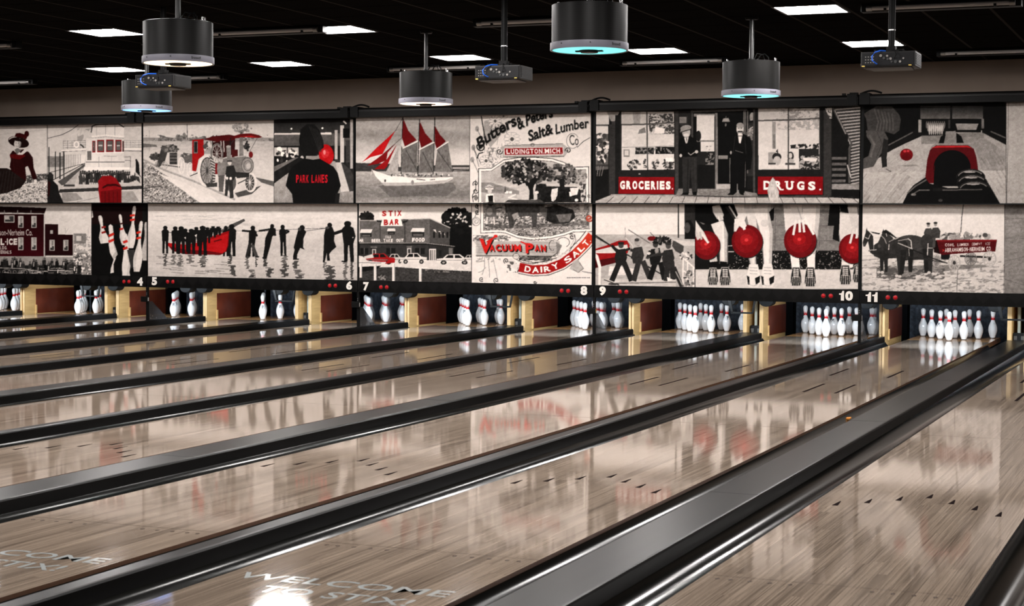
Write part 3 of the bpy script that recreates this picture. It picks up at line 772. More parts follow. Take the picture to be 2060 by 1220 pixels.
def pic_poster_top():
    clip(945, 190, 1188.5, 420); view(700, 200, 4.12)
    rect(1005, 100, 2020, 880, 212)
    vgrad(1005, 100, 2020, 330, [(100, 190), (220, 212)])
    # flowers and leaves
    poly([(1130, 180), (1240, 150), (1300, 220), (1240, 330), (1180, 400), (1120, 300)], 150, .8)
    R = np.random.RandomState(6)
    for k in range(46):
        x = 1120+R.rand()*260; y = 190+R.rand()*330; line([(x, y), (x+20-40*R.rand(), y+30+30*R.rand())], 4, 90+60*R.rand(), .8)
    for a in ((1220, 180, 58), (1360, 330, 74), (1145, 510, 62), (1290, 140, 36)): flower(a[0], a[1], a[2], a[0] % 5)
    for a in ((1070, 245), (1040, 400), (1030, 500)): ell(a[0], a[1], 16, 24, 150); line([a, (a[0]+60, a[1]+130)], 4, 80)
    line([(1085, 560), (1060, 460), (1040, 400)], 4, 70); line([(1105, 140), (1125, 260), (1150, 380)], 9, 50)
    grain(box4(1160, 400, 1290, 570), 0, 4, 4, 4, .58, 100, .7)
    # lettering
    def arc(x0, y0, x1, y1, sag, hgt, slant=.25):
        d = np.array((x1-x0, y1-y0), float); L = np.hypot(*d); d /= L; n = np.array((d[1], -d[0]))
        def fn(t, b):
            base = np.array((x0, y0))+d*L*t+n*(sag*(4*t*(1-t)))
            return base+n*hgt*(1-b)+d*hgt*slant*(1-b)
        return fn
    for dx, dy, c in ((5, 5, 150), (0, 0, 24)):
        text('Butters', None, c, .035, fn=arc(1088+dx, 420+dy, 1405+dx, 215+dy, 12, 92, .30))
        text('&', None, c, .03, fn=arc(1415+dx, 258+dy, 1470+dx, 228+dy, 0, 100, .2))
        text('Peters', None, c, .035, fn=arc(1478+dx, 225+dy, 1700+dx, 150+dy, 10, 90, .25))
        text('Salt&', None, c, .03, fn=arc(1500+dx, 352+dy, 1705+dx, 285+dy, 0, 92, .20))
        text('Lumber', None, c, .02, fn=arc(1722+dx, 292+dy, 1998+dx, 238+dy, 8, 84, .15))
    swirl(1105, 395, 38, 10, 24, 1.3, 3.6, -1); line([(1070, 490), (1085, 450), (1120, 440)], 9, 24)
    swirl(1545, 330, 10, 6, 60, 1.2, 0)
    text('Co', [(1832, 290), (1915, 300), (1910, 382), (1840, 380)], 70, .01); ring(1862, 345, 50, 62, 4, 90, 1, 40, 330); line([(1900, 398), (1950, 350), (2005, 318)], 5, 60)
    # plate
    poly([(1262, 400), (1300, 380), (1500, 374), (1530, 360), (1560, 374), (1780, 366), (1815, 395), (1830, 430), (1790, 478), (1280, 482), (1285, 440)], 168)
    line([(1300, 382), (1780, 368)], 4, 60); line([(1284, 480), (1790, 474)], 5, 50); swirl(1255, 432, 26, 8, 60, 1.3, 0); swirl(1825, 425, 26, 8, 60, 1.3, 3); ring(1530, 378, 14, 12, 4, 70)
    poly([(1296, 404), (1782, 396), (1784, 456), (1298, 464)], (150, 26, 30)); line([(1296, 404), (1782, 396), (1784, 456), (1298, 464), (1296, 404)], 4, 225)
    spaced('LUDINGTON.MICH.', [(1312, 414), (1768, 406), (1770, 448), (1314, 454)], 218, .03, .2)
    # framed meadow
    def frame(k, c):
        T = [(1080-k, 572-k), (1190, 568-k), (1290, 500-k), (1420, 480-k), (1545, 478-k), (1690, 488-k), (1790, 520-k), (1870, 560-k), (1998+k, 556-k), (1998+k, 880), (1080-k, 880)]
        poly(T, c)
    frame(0, 50); frame(-6, 224); frame(-24, 70); frame(-29, 186)
    poly([(1104, 600), (1240, 592), (1330, 540), (1440, 512), (1560, 508), (1700, 520), (1800, 560), (1880, 590), (1975, 586), (1975, 700), (1104, 700)], 172)
    grain(box4(1104, 600, 1975, 720), 18, 20, 8, 3)
    poly([(1104, 690), (1200, 700), (1400, 740), (1400, 870), (1104, 870)], 168); poly([(1104, 690), (1180, 690), (1420, 760), (1420, 790), (1104, 770)], 128); grain(box4(1104, 690, 1500, 870), 16, 8, 3, 9)
    rect(1300, 760, 1330, 780, 226); rect(1335, 762, 1360, 780, 226); poly([(1300, 722), (1306, 722), (1310, 770), (1296, 770)], 80)
    line([(1390, 790), (1330, 815), (1400, 830), (1300, 860)], 12, 214)
    foliage(1470, 600, 200, 105, 230, 17, [26, 40, 60, 90, 20], 5); foliage(1470, 600, 190, 95, 40, 9, [170], 6); foliage(1780, 620, 150, 80, 120, 15, [36, 52, 80, 110], 7); foliage(1920, 650, 60, 50, 30, 12, [120, 150, 90], 8)
    poly([(1470, 670), (1500, 690), (1545, 640), (1560, 650), (1535, 740), (1540, 830), (1500, 832), (1505, 760)], 24); line([(1390, 600), (1500, 720)], 14, 24); line([(1620, 590), (1530, 720)], 12, 24)
    poly([(1750, 660), (1790, 655), (1796, 730), (1756, 730)], 30); grain(box4(1930, 700, 1975, 870), 0, 4, 6, 4, .5, 60)
    # girl and cattle
    ell(1172, 735, 40, 16, 214); ell(1172, 728, 24, 20, 190); ring(1172, 738, 38, 10, 4, 60, 1, 180, 360); ell(1175, 762, 17, 20, 190); poly([(1145, 785), (1205, 782), (1215, 850), (1140, 850)], 226); poly([(1160, 800), (1204, 796), (1204, 850), (1166, 850)], 26)
    cow(1570, 720, 360, 330, 34, 226); poly([(1560, 705), (1640, 700), (1660, 760), (1640, 800), (1580, 790), (1550, 770)], 30); ell(1565, 772, 16, 12, 210); poly([(1600, 780), (1680, 770), (1690, 860), (1600, 860)], 24); ell(1600, 706, 20, 8, 24)
    poly([(1690, 745), (1740, 735), (1735, 800), (1700, 850), (1680, 800)], 205); poly([(1840, 735), (1915, 732), (1900, 790), (1850, 800)], 214); poly([(1760, 740), (1830, 735), (1840, 830), (1770, 840)], 26); grain(box4(1570, 710, 1940, 860), 18, 4, 4, 5)
    poly([(1290, 860), (1330, 832), (1500, 834), (1590, 830), (1640, 862)], 70); grain(box4(1290, 830, 1640, 862), 20, 5, 3, 4)
    for y in (700, 760, 820): swirl(1058, y, 24, 8, 70, 1.2, y)
    line([(1040, 860), (1030, 800), (1060, 740), (1058, 670)], 6, 60); ell(1060, 815, 14, 26, 120)
    swirl(1998, 800, 16, 5, 80, 1.2, 1)

def pic_store():
    clip(1197, 190, 1731, 420); view(1180, 180, 3.679)
    rect(60, 100, 2032, 900, 26)
    rect(62, 165, 165, 260, 204); poly([(150, 165), (245, 165), (205, 240), (180, 235)], 150); rect(185, 235, 235, 262, 60)
    rect(62, 262, 160, 600, 90); rect(62, 272, 160, 330, 210); foliage(112, 430, 46, 110, 60, 16, [190, 70, 130, 220, 40], 2); rect(62, 555, 162, 572, 60)
    rect(165, 260, 232, 780, 54); rect(212, 190, 252, 800, 30)
    poly([(62, 600), (160, 590), (160, 690), (62, 800)], 22)
    for k in range(4): line([(66+k*20, 570), (62+k*16, 640)], 5, 120)
    # left window
    rect(252, 165, 652, 602, 205); vgrad(252, 165, 652, 260, [(165, 176), (255, 190)])
    poly([(340, 165), (400, 165), (395, 255), (350, 255)], 150); grain(box4(460, 180, 640, 255), 0, 3, 3, 3, .5, 66); poly([(540, 185), (640, 180), (640, 250), (560, 245)], 60); grain(box4(540, 180, 640, 250), 0, 3, 3, 8, .55, 160)
    poly([(460, 262), (648, 258), (648, 330), (560, 330), (510, 280), (470, 330)], 70); grain(box4(460, 260, 648, 335), 0, 3, 3, 9, .55, 180); poly([(510, 275), (580, 290), (575, 325), (500, 325)], 225); poly([(390, 300), (430, 280), (440, 320), (380, 330)], 120)
    grain(box4(262, 300, 645, 440), 10, 12, 6, 4)
    line([(262, 430), (450, 425), (645, 418)], 5, 150); rect(360, 430, 498, 480, 40); rect(510, 425, 648, 478, 24); grain(box4(360, 425, 648, 480), 0, 3, 5, 5, .62, 130); rect(275, 445, 318, 500, 130); rect(282, 452, 310, 490, 200)
    foliage(350, 560, 45, 36, 40, 10, [60, 110, 190, 40], 3); foliage(510, 555, 24, 36, 20, 9, [70, 50, 150], 4); foliage(605, 555, 40, 40, 40, 9, [50, 90, 160], 5); foliage(436, 550, 14, 34, 12, 7, [80, 60], 6); rect(585, 505, 640, 535, 225)
    for a in ([(446, 165), (452, 602)], [(252, 262), (450, 258), (655, 245)]): line(a, 11, 84)
    line([(252, 160), (254, 604), (655, 598), (652, 160)], 12, 40)
    rect(655, 160, 680, 780, 62); rect(240, 600, 655, 648, 34); ell(392, 626, 8, 5, 150)
    # door bay
    rect(682, 160, 770, 300, 40); rect(688, 205, 740, 250, 190); poly([(690, 200), (750, 195), (750, 290), (690, 260)], 60, .5)
    rect(770, 155, 1190, 780, 18); line([(782, 158), (782, 400)], 14, 70); line([(775, 165), (1185, 150)], 16, 84); rect(795, 180, 960, 200, 130)
    rect(815, 192, 945, 378, 206); rect(805, 378, 960, 388, 120); rect(845, 388, 945, 480, 205); ell(828, 345, 20, 40, 30); rect(820, 460, 950, 560, 34); grain(box4(880, 420, 945, 560), 0, 4, 4, 5, .6, 120)
    line([(880, 588), (930, 584)], 7, 130); line([(830, 660), (940, 658)], 6, 50)
    line([(960, 180), (962, 735)], 20, 118); line([(952, 180), (950, 735)], 6, 60); rect(975, 195, 1155, 720, 14); line([(1170, 160), (1165, 720)], 22, 96); rect(975, 490, 1045, 515, 130); line([(1062, 510), (1062, 690)], 8, 100); rect(960, 700, 1070, 735, 170)
    poly([(1003, 240), (1012, 215), (1050, 212), (1062, 240)], 150); line([(1032, 198), (1032, 215)], 4, 120); ell(1030, 262, 6, 12, 120)
    rect(1185, 190, 1245, 640, 44); ell(1225, 205, 18, 34, 150); foliage(1215, 330, 24, 60, 26, 12, [120, 50, 160], 3); poly([(1190, 240), (1240, 225), (1240, 240), (1190, 255)], 24)
    line([(1240, 150), (1240, 780)], 16, 70); line([(1192, 160), (1192, 620)], 6, 110)
    rect(820, 566, 950, 735, 22)
    # right window
    rect(1268, 140, 1725, 596, 206); vgrad(1268, 140, 1725, 232, [(140, 178), (230, 192)]); grain(box4(1500, 140, 1720, 230), 0, 5, 5, 3, .52, 120, .7); grain(box4(1380, 140, 1490, 230), 0, 5, 5, 4, .62, 130, .6)
    rect(1375, 240, 1400, 440, 150); rect(1380, 330, 1398, 440, 120); grain(box4(1500, 230, 1720, 300), 0, 6, 4, 6, .5, 150, .7); grain(box4(1410, 230, 1490, 300), 0, 6, 4, 7, .55, 170, .7)
    poly([(1500, 415), (1560, 405), (1720, 400), (1722, 590), (1575, 590), (1500, 440)], 40); grain(box4(1500, 400, 1722, 440), 0, 4, 4, 8, .5, 205); grain(box4(1575, 490, 1722, 590), 0, 5, 4, 9, .5, 160); poly([(1600, 505), (1710, 510), (1700, 535), (1610, 530)], 210)
    poly([(1342, 440), (1570, 438), (1574, 588), (1342, 588)], 206); rect(1345, 465, 1400, 560, 150); ell(1408, 500, 34, 30, 40); ell(1410, 528, 28, 34, 176); poly([(1400, 460), (1415, 440), (1420, 480)], 60); ell(1510, 495, 24, 34, 40); ell(1508, 490, 14, 20, 190); ell(1510, 530, 28, 18, 170); rect(1470, 545, 1545, 560, 60); rect(1345, 545, 1400, 556, 60)
    for a in ([(1494, 140), (1494, 596)], [(1268, 232), (1494, 226), (1728, 214)]): line(a, 11, 80)
    line([(1264, 140), (1266, 600), (1730, 596), (1728, 140)], 13, 44)
    rect(1732, 135, 1755, 790, 30); rect(1755, 150, 1812, 790, 56); poly([(1765, 140), (1830, 135), (1815, 215), (1800, 215)], 190); grain(box4(1765, 135, 1830, 215), 0, 4, 4, 3, .55, 60)
    rect(1250, 596, 1750, 645, 30)
    # stair and siding
    rect(1815, 130, 2032, 800, 22)
    poly([(1835, 132), (2032, 132), (2032, 720), (1960, 700), (1960, 410)], 60)
    for k in range(26):
        y = 138+k*23; xl = 1840+max(0, min(118, (y-135)*.42)); line([(xl, y+12), (2032, y-4)], 9, 168)
    line([(1825, 140), (1960, 405), (1945, 440), (1945, 690)], 17, 76); line([(1835, 150), (1950, 400)], 6, 150)
    rect(1815, 330, 1935, 420, 24); line([(1930, 560), (1955, 650)], 9, 170)
    for k in range(5): rect(1815, 500+k*42, 1925-k*2, 520+k*42, 92); grain(box4(1815, 500+k*42, 1925, 520+k*42), 20, 6, 2, k)
    poly([(1815, 700), (2032, 700), (2032, 742), (1815, 740)], 130); grain(box4(1815, 690, 2032, 745), 20, 8, 2, 4); poly([(1815, 745), (2032, 750), (2032, 800), (1815, 790)], 20)
    # signs
    poly([(238, 648), (650, 650), (648, 776), (236, 772)], (142, 20, 26)); grain(box4(238, 648, 650, 776), 10, 8, 5, 4)
    spaced('GROCERIES.', [(248, 676), (638, 680), (638, 742), (248, 740)], 228, .06, .2)
    poly([(1268, 646), (1750, 646), (1748, 780), (1268, 776)], (142, 18, 26)); grain(box4(1268, 646, 1750, 780), 12, 8, 5, 5)
    spaced('DRUGS.', [(1310, 676), (1722, 682), (1722, 748), (1310, 742)], 228, .05, .34)
    for x, y in ((1310, 677), (1310, 735), (1388, 678), (1388, 736), (1432, 737), (1466, 679), (1510, 680)): rect(x, y, x+26, y+9, 228)
    # pavement
    poly([(680, 735), (1070, 735), (1260, 770), (1270, 800), (660, 790)], 120); grain(box4(660, 735, 1270, 800), 20, 6, 3, 5); line([(700, 782), (1050, 795), (1800, 790)], 7, 70); line([(180, 780), (660, 785)], 8, 150)
    poly([(180, 782), (640, 790), (1050, 800), (1810, 800), (2032, 812), (2032, 850), (60, 850), (60, 830)], 166); grain(box4(60, 782, 2032, 850), 14, 10, 3, 6)
    for k in range(21): x = 200+k*88; line([(x, 795), (x-60+k*6, 848)], 4, 60)
    poly([(1378, 650), (1395, 672), (1408, 720), (1425, 760), (1420, 850), (1360, 850), (1338, 750), (1350, 700), (1362, 675)], 178); grain([(1378, 650), (1408, 720), (1425, 760), (1420, 850), (1360, 850), (1338, 750)], 34, 2, 6, 5)
    # men
    for x, h in ((742, 0), ):
        ell(738, 318, 30, 40, 170); ell(740, 338, 22, 12, 200); ell(735, 285, 40, 20, 150, 1, -8); poly([(690, 320), (705, 275), (760, 270), (770, 300), (735, 300)], 140); line([(692, 318), (770, 296)], 8, 70)
        poly([(700, 358), (775, 350), (815, 380), (828, 460), (810, 500), (690, 500), (678, 470), (680, 385)], 15); poly([(722, 358), (755, 355), (745, 400), (735, 400)], 205); poly([(735, 360), (746, 360), (742, 400)], 90)
        line([(752, 470), (770, 486), (800, 465)], 5, 170); ell(814, 462, 12, 12, 190); ell(697, 490, 10, 12, 190)
        poly([(708, 500), (818, 498), (820, 760), (780, 760), (768, 570), (758, 765), (712, 765)], 44); line([(752, 520), (745, 760)], 6, 26); line([(800, 510), (806, 750)], 8, 60, .5)
        poly([(712, 765), (758, 762), (752, 782), (704, 780)], 12); poly([(780, 760), (818, 758), (815, 784), (788, 782)], 12)
    ell(1136, 292, 27, 42, 200); ell(1136, 268, 27, 22, 150); poly([(1118, 308), (1155, 308), (1158, 320), (1115, 320)], 60); ell(1124, 288, 4, 3, 60); ell(1148, 288, 4, 3, 60)
    poly([(1105, 335), (1165, 330), (1215, 365), (1228, 470), (1215, 590), (1180, 600), (1170, 480), (1060, 480), (1048, 420), (1070, 360)], 14); poly([(1120, 330), (1155, 330), (1140, 400), (1128, 395)], 220); line([(1118, 345), (1155, 345)], 7, 60); line([(1100, 345), (1085, 470)], 4, 44); line([(1170, 345), (1180, 480)], 4, 44)
    poly([(1065, 470), (1175, 475), (1170, 765), (1128, 765), (1120, 560), (1110, 765), (1062, 765)], 13); line([(1100, 452), (1160, 470)], 3, 120); ell(1068, 468, 6, 12, 160)
    poly([(1062, 765), (1104, 765), (1085, 784), (1040, 780)], 12); poly([(1130, 765), (1165, 765), (1165, 784), (1140, 780)], 12); line([(1115, 700), (1115, 765)], 6, 130)

def pic_alley():
    clip(1734.5, 190, 2023.5, 420); view(1700, 180, 5.083)
    rect(165, 100, 1650, 1175, 14)
    poly([(440, 640), (780, 480), (970, 470), (1000, 430), (1220, 430), (1400, 420), (1650, 560), (1650, 1175), (165, 1175), (165, 830)], 150)
    vgrad(165, 830, 1650, 1175, [(830, 170), (1175, 150)])
    poly([(440, 640), (600, 560), (780, 480), (960, 480), (1000, 560), (900, 640), (820, 840), (165, 850), (165, 820)], 158)
    poly([(780, 470), (1420, 440), (1420, 540), (780, 560)], 110, .7)
    poly([(1210, 490), (1400, 480), (1640, 640), (1640, 830), (1400, 830), (1330, 600)], 132)
    R = np.random.RandomState(3)
    for k in range(60):
        x = 165+R.rand()*800; y = 840+R.rand()*320; L = 90+R.rand()*160; line([(x, y), (x-L*.75, y+L)], 6+R.rand()*14, 96+R.rand()*100, .35)
    for k in range(40):
        x = 420+R.rand()*420; y = 560+R.rand()*260; L = 60+R.rand()*90; line([(x, y), (x-L, y+L*.7)], 5+R.rand()*8, 110+R.rand()*80, .35)
    for k in range(30):
        x = 1360+R.rand()*280; y = 560+R.rand()*560; L = 60+R.rand()*120; line([(x, y), (x+L*.6, y+L)], 6+R.rand()*12, 100+R.rand()*80, .35)
    poly([(440, 560), (690, 425), (760, 380), (780, 460), (620, 540), (440, 645)], 22); line([(445, 570), (690, 440)], 12, 90)
    poly([(1400, 400), (1650, 500), (1650, 570), (1400, 440)], 20); line([(1490, 430), (1650, 500)], 12, 96)
    rect(770, 170, 1410, 300, 60); vgrad(770, 180, 1410, 300, [(180, 34), (270, 84), (300, 100)]); rect(1075, 165, 1095, 310, 20); rect(770, 300, 1410, 330, 16)
    rect(750, 310, 780, 440, 150); rect(1395, 300, 1420, 400, 110); rect(1055, 310, 1075, 400, 60)
    rect(780, 310, 1050, 470, 18); rect(1100, 330, 1390, 440, 16)
    for r_, (n, y0, y1) in enumerate(((10, 325, 400), (9, 345, 430), (7, 365, 465))):
        for k in range(n): x = 835+r_*14+k*(180-r_*26)/(n-1); ell(x, (y0+y1)/2, 9, (y1-y0)/2, 120+r_*40, .8)
    poly([(1130, 350), (1365, 350), (1340, 415), (1150, 415)], 140)
    poly([(1030, 430), (1130, 425), (1150, 560), (1010, 560)], 124); poly([(980, 480), (1030, 460), (1010, 555), (955, 555)], 14); poly([(1135, 440), (1190, 480), (1215, 550), (1140, 550)], 14)
    # bowler stooping
    poly([(190, 250), (320, 170), (480, 175), (555, 260), (570, 310), (555, 420), (500, 460), (440, 440), (380, 430), (230, 420), (215, 300)], 62)
    for k in range(6): line([(300+k*36, 200+k*10), (340+k*30, 330), (320+k*34, 420)], 14, 92, .6)
    poly([(215, 420), (400, 430), (440, 500), (440, 570), (380, 640), (330, 720), (290, 790), (165, 820), (165, 720), (240, 680), (270, 560), (220, 480)], 76); line([(250, 470), (300, 560), (260, 690)], 22, 110, .5); line([(330, 440), (380, 560), (320, 700)], 10, 50, .6)
    poly([(395, 500), (440, 520), (440, 600), (425, 700), (430, 790), (380, 800), (368, 690), (380, 600)], 34)
    poly([(400, 800), (440, 790), (480, 825), (490, 845), (430, 858), (405, 840)], 150); line([(420, 815), (470, 840)], 7, 60)
    poly([(520, 780), (700, 770), (760, 780), (640, 790)], 100, .6)
    ell(628, 668, 66, 62, (120, 14, 22)); ell(610, 632, 16, 12, (200, 60, 66)); ell(645, 630, 14, 11, (200, 60, 66)); ell(628, 690, 50, 36, (84, 8, 14), .5)
    # ball return
    poly([(870, 610), (885, 580), (930, 552), (1240, 552), (1310, 570), (1330, 610)], 130)
    poly([(820, 900), (840, 720), (868, 620), (930, 572), (1260, 572), (1318, 610), (1345, 700), (1362, 830), (1360, 960), (830, 960)], (92, 14, 20)); poly([(880, 600), (940, 578), (1250, 576), (1300, 600), (1240, 592), (950, 596)], (190, 40, 44))
    ell(1095, 800, 190, 180, 10); rect(905, 790, 1280, 990, 10); line([(900, 960), (915, 780)], 6, (160, 20, 26), .5)
    poly([(585, 1175), (650, 1040), (700, 980), (820, 900), (860, 960), (1140, 1030), (1360, 980), (1460, 950), (1590, 1175)], 14)
    line([(640, 1060), (720, 990), (830, 925)], 14, 90); line([(680, 1080), (760, 1030), (860, 1030)], 12, 120, .7); for_ = [(1285, 900, 150), (1300, 960, 160), (1320, 1030, 170)]
    for x, y, r in for_:
        ell(x, y, r, r*.58, 14); ring(x, y, r*.86, r*.46, 10, 120, .8, 195, 330); ring(x, y, r*.96, r*.55, 4, 70, .7, 180, 360); ell(x-10, y-r*.36, r*.4, 9, 200, .7)
    rect(900, 1010, 1180, 1040, 26); line([(1000, 1030), (1400, 1025)], 10, 130, .6); ell(700, 1075, 26, 14, 140, .7); ell(975, 1135, 22, 14, 60); poly([(1480, 1000), (1590, 1175), (1400, 1175)], 12)

def pic_edge_top():
    clip(2024, 190, 2090, 420); view(1700, 180, 5.083)
    vgrad(1650, 100, 2000, 1175, [(100, 150), (240, 168), (700, 160), (1175, 150)]); grain(box4(1650, 240, 2000, 1175), 5, 10, 14, 3)

def pic_edge_low():
    clip(2021, 400, 2090, 605); view(1720, 400, 5.544)
    vgrad(1665, 50, 2100, 1060, [(50, 110), (160, 132), (1060, 122)]); grain(box4(1665, 60, 2100, 1060), 8, 16, 3, 3)
    for y0, y1 in ((230, 210), (440, 445), (700, 620), (900, 1000)): line([(1670, y0), (2000, y1)], 5, 90, .8)

def pic_coal():
    clip(-30, 400, 184, 605); view(0, 400, 6.42)
    rect(-200, 60, 1185, 1010, 205); grain(box4(560, 130, 1185, 480), 5, 10, 10, 2)
    grain(box4(950, 450, 1185, 760), 0, 5, 4, 3, .5, 140, .8); rect(955, 450, 1110, 580, 120); rect(985, 480, 1050, 545, 190); line([(840, 380), (850, 450)], 4, 150); line([(880, 390), (850, 440)], 4, 150); line([(1140, 370), (1142, 480)], 4, 150)
    rect(-200, 735, 1185, 1010, 150); rect(720, 745, 950, 900, 150); grain(box4(950, 700, 1185, 1010), 0, 5, 5, 7, .48, 110); grain(box4(950, 700, 1185, 1010), 0, 4, 4, 8, .64, 225)
    poly([(-200, 95), (300, 108), (600, 120), (575, 190), (-200, 180)], (38, 18, 18)); line([(-200, 170), (575, 192)], 6, 110); line([(-200, 188), (575, 206)], 7, 170)
    for x in (55, 228, 400): line([(x, 150), (x, 190)], 10, 130)
    vgrad(-200, 195, 572, 745, [(200, (46, 14, 16)), (500, (58, 15, 20)), (745, (72, 15, 24))])
    rect(566, 200, 580, 745, 176)
    poly([(582, 328), (752, 330), (752, 462), (942, 466), (942, 736), (582, 736)], (42, 15, 17)); rect(940, 460, 952, 740, 170); rect(590, 736, 945, 754, 205)
    def win(x0, y0, x1, y1, sp=True):
        rect(x0, y0, x1, y1, 186); rect(x0+9, y0+10, x1-9, y1-8, 60); rect(x0+10, y0+12, (x0+x1)/2-3, y1-40, 176); rect((x0+x1)/2+3, y0+12, x1-10, y1-60, 150); rect(x0+9, (y0+y1)/2, x1-9, (y0+y1)/2+8, 180)
    win(55, 215, 187, 308); rect(130, 225, 178, 300, 60)
    for x in (234, 404): win(x, 226, x+68, 376); win(x, 500, x+68, 664)
    win(640, 534, 706, 672); win(818, 534, 884, 672); rect(648, 408, 684, 452, 160)
    text('Abrahamson-Nerheim Co.', [(-230, 398), (418, 396), (418, 476), (-230, 474)], 206, .0)
    spaced('COAL\u00b7ICE', [(-170, 515), (222, 513), (222, 598), (-170, 600)], 214, .06)
    spaced('BLDG.', [(-30, 615), (92, 613), (92, 655), (-30, 657)], 200, .03); spaced('MATERIALS', [(-82, 668), (147, 670), (147, 714), (-82, 712)], 200, .03)
    R = np.random.RandomState(8)
    rect(-200, 860, 1050, 1010, 34)
    for k in range(70):
        x = -160+R.rand()*1150; y = 755+R.rand()*110; h = 110+R.rand()*60; c = 16+R.rand()*40
        ell(x, y+12, 13, 16, 60+R.rand()*60); poly([(x-18, y+28), (x+18, y+28), (x+24, y+h), (x-24, y+h)], c)
        if R.rand() < .35: poly([(x-7, y+40), (x+9, y+40), (x+4, y+100), (x-10, y+100)], 150+R.rand()*70)
    for k in range(40):
        x = -160+R.rand()*1200; y = 900+R.rand()*70; line([(x, y), (x+30+60*R.rand(), y+8-16*R.rand())], 7, 150+R.rand()*80, .8)
    line([(-100, 890), (300, 905), (520, 940)], 8, 170); line([(630, 925), (940, 935)], 8, 190)
    for k in range(9): ring(-20+k*70, 950, 18, 24, 5, 180, .7)
    foliage(1010, 780, 60, 70, 60, 10, [60, 220, 110], 9)
    poly([(-200, 965), (300, 975), (1080, 985), (1080, 1010), (-200, 1010)], 18)

def bigpin(x, y0, y1, w, tilt, bands, c=206):
    h = y1-y0
    prof = [(0, .0), (.30, .02), (.42, .08), (.40, .16), (.30, .28), (.28, .34), (.36, .44), (.75, .60), (.98, .70), (1.0, .76), (.85, .90), (.62, 1.0)]
    L = [(x-w*p+tilt*(.5-t), y0+h*t) for p, t in prof]; Rr = [(x+w*p+tilt*(.5-t), y0+h*t) for p, t in prof]
    poly(L+Rr[::-1], c)
    poly([(x-w*p*(.98)+tilt*(.5-t), y0+h*t) for p, t in prof]+[(x-w*p*.35+tilt*(.5-t), y0+h*t) for p, t in prof][::-1], 176, .6)
    for b in bands: line([(x-w*.36+tilt*(.5-b), y0+h*b+8), (x+w*.38+tilt*(.5-b), y0+h*b-6)], 22, (198, 48, 36))

def pic_pins():
    clip(184, 400, 296, 605); view(0, 400, 6.42)
    rect(1180, 60, 1910, 1010, 16); rect(1180, 60, 1910, 330, (34, 15, 15), .8)
    poly([(1190, 140), (1205, 240), (1185, 250)], 196)
    bigpin(1325, 215, 620, 62, -70, (), 206); poly([(1180, 600), (1460, 560), (1380, 640)], 16)
    bigpin(1712, 90, 640, 54, 50, ()); bigpin(1880, 300, 800, 46, 10, (), 170); rect(1840, 60, 1905, 300, 22); rect(1895, 60, 1910, 1010, 8)
    bigpin(1578, 200, 600, 48, -60, ())
    for k in (365, 432): line([(1318, k+8), (1358, k-2)], 26, (150, 40, 34))
    for k in (218, 275): line([(1685, k+2), (1735, k-6)], 26, (208, 52, 38))
    line([(1556, 325), (1590, 320)], 20, (70, 30, 26)); line([(1552, 395), (1584, 388)], 26, (200, 50, 40)); poly([(1545, 415), (1585, 400), (1610, 440), (1560, 435)], 200)
    poly([(1600, 430), (1640, 460), (1662, 560), (1645, 640), (1590, 560)], 206)
    bigpin(1640, 480, 1400, 60, -10, ()); poly([(1600, 660), (1640, 660), (1665, 740), (1690, 840), (1662, 1003), (1580, 1003), (1575, 860), (1592, 740)], 206); poly([(1640, 660), (1690, 840), (1662, 1003), (1630, 1003), (1660, 840)], 178, .7)
    for k in (556, 640): line([(1598, k+8), (1640, k-8)], 32, (206, 50, 40))
    poly([(1640, 660), (1740, 660), (1740, 880), (1690, 900)], 50)
    bigpin(1795, 285, 945, 58, 60, ()); 
    for k in (438, 510): line([(1770, k+4), (1812, k-8)], 28, (212, 56, 38))
    poly([(1402, 350), (1425, 330), (1455, 350), (1465, 440), (1470, 570), (1500, 650), (1520, 720), (1470, 790), (1420, 700), (1405, 600), (1412, 470)], 206); poly([(1460, 560), (1500, 650), (1520, 720), (1470, 790), (1450, 740), (1490, 690)], 150, .6)
    poly([(1470, 780), (1500, 760), (1465, 850), (1470, 955), (1425, 965), (1432, 900)], 200)
    for k in (470, 545): line([(1410, k+10), (1464, k-14)], 32, (206, 52, 40))

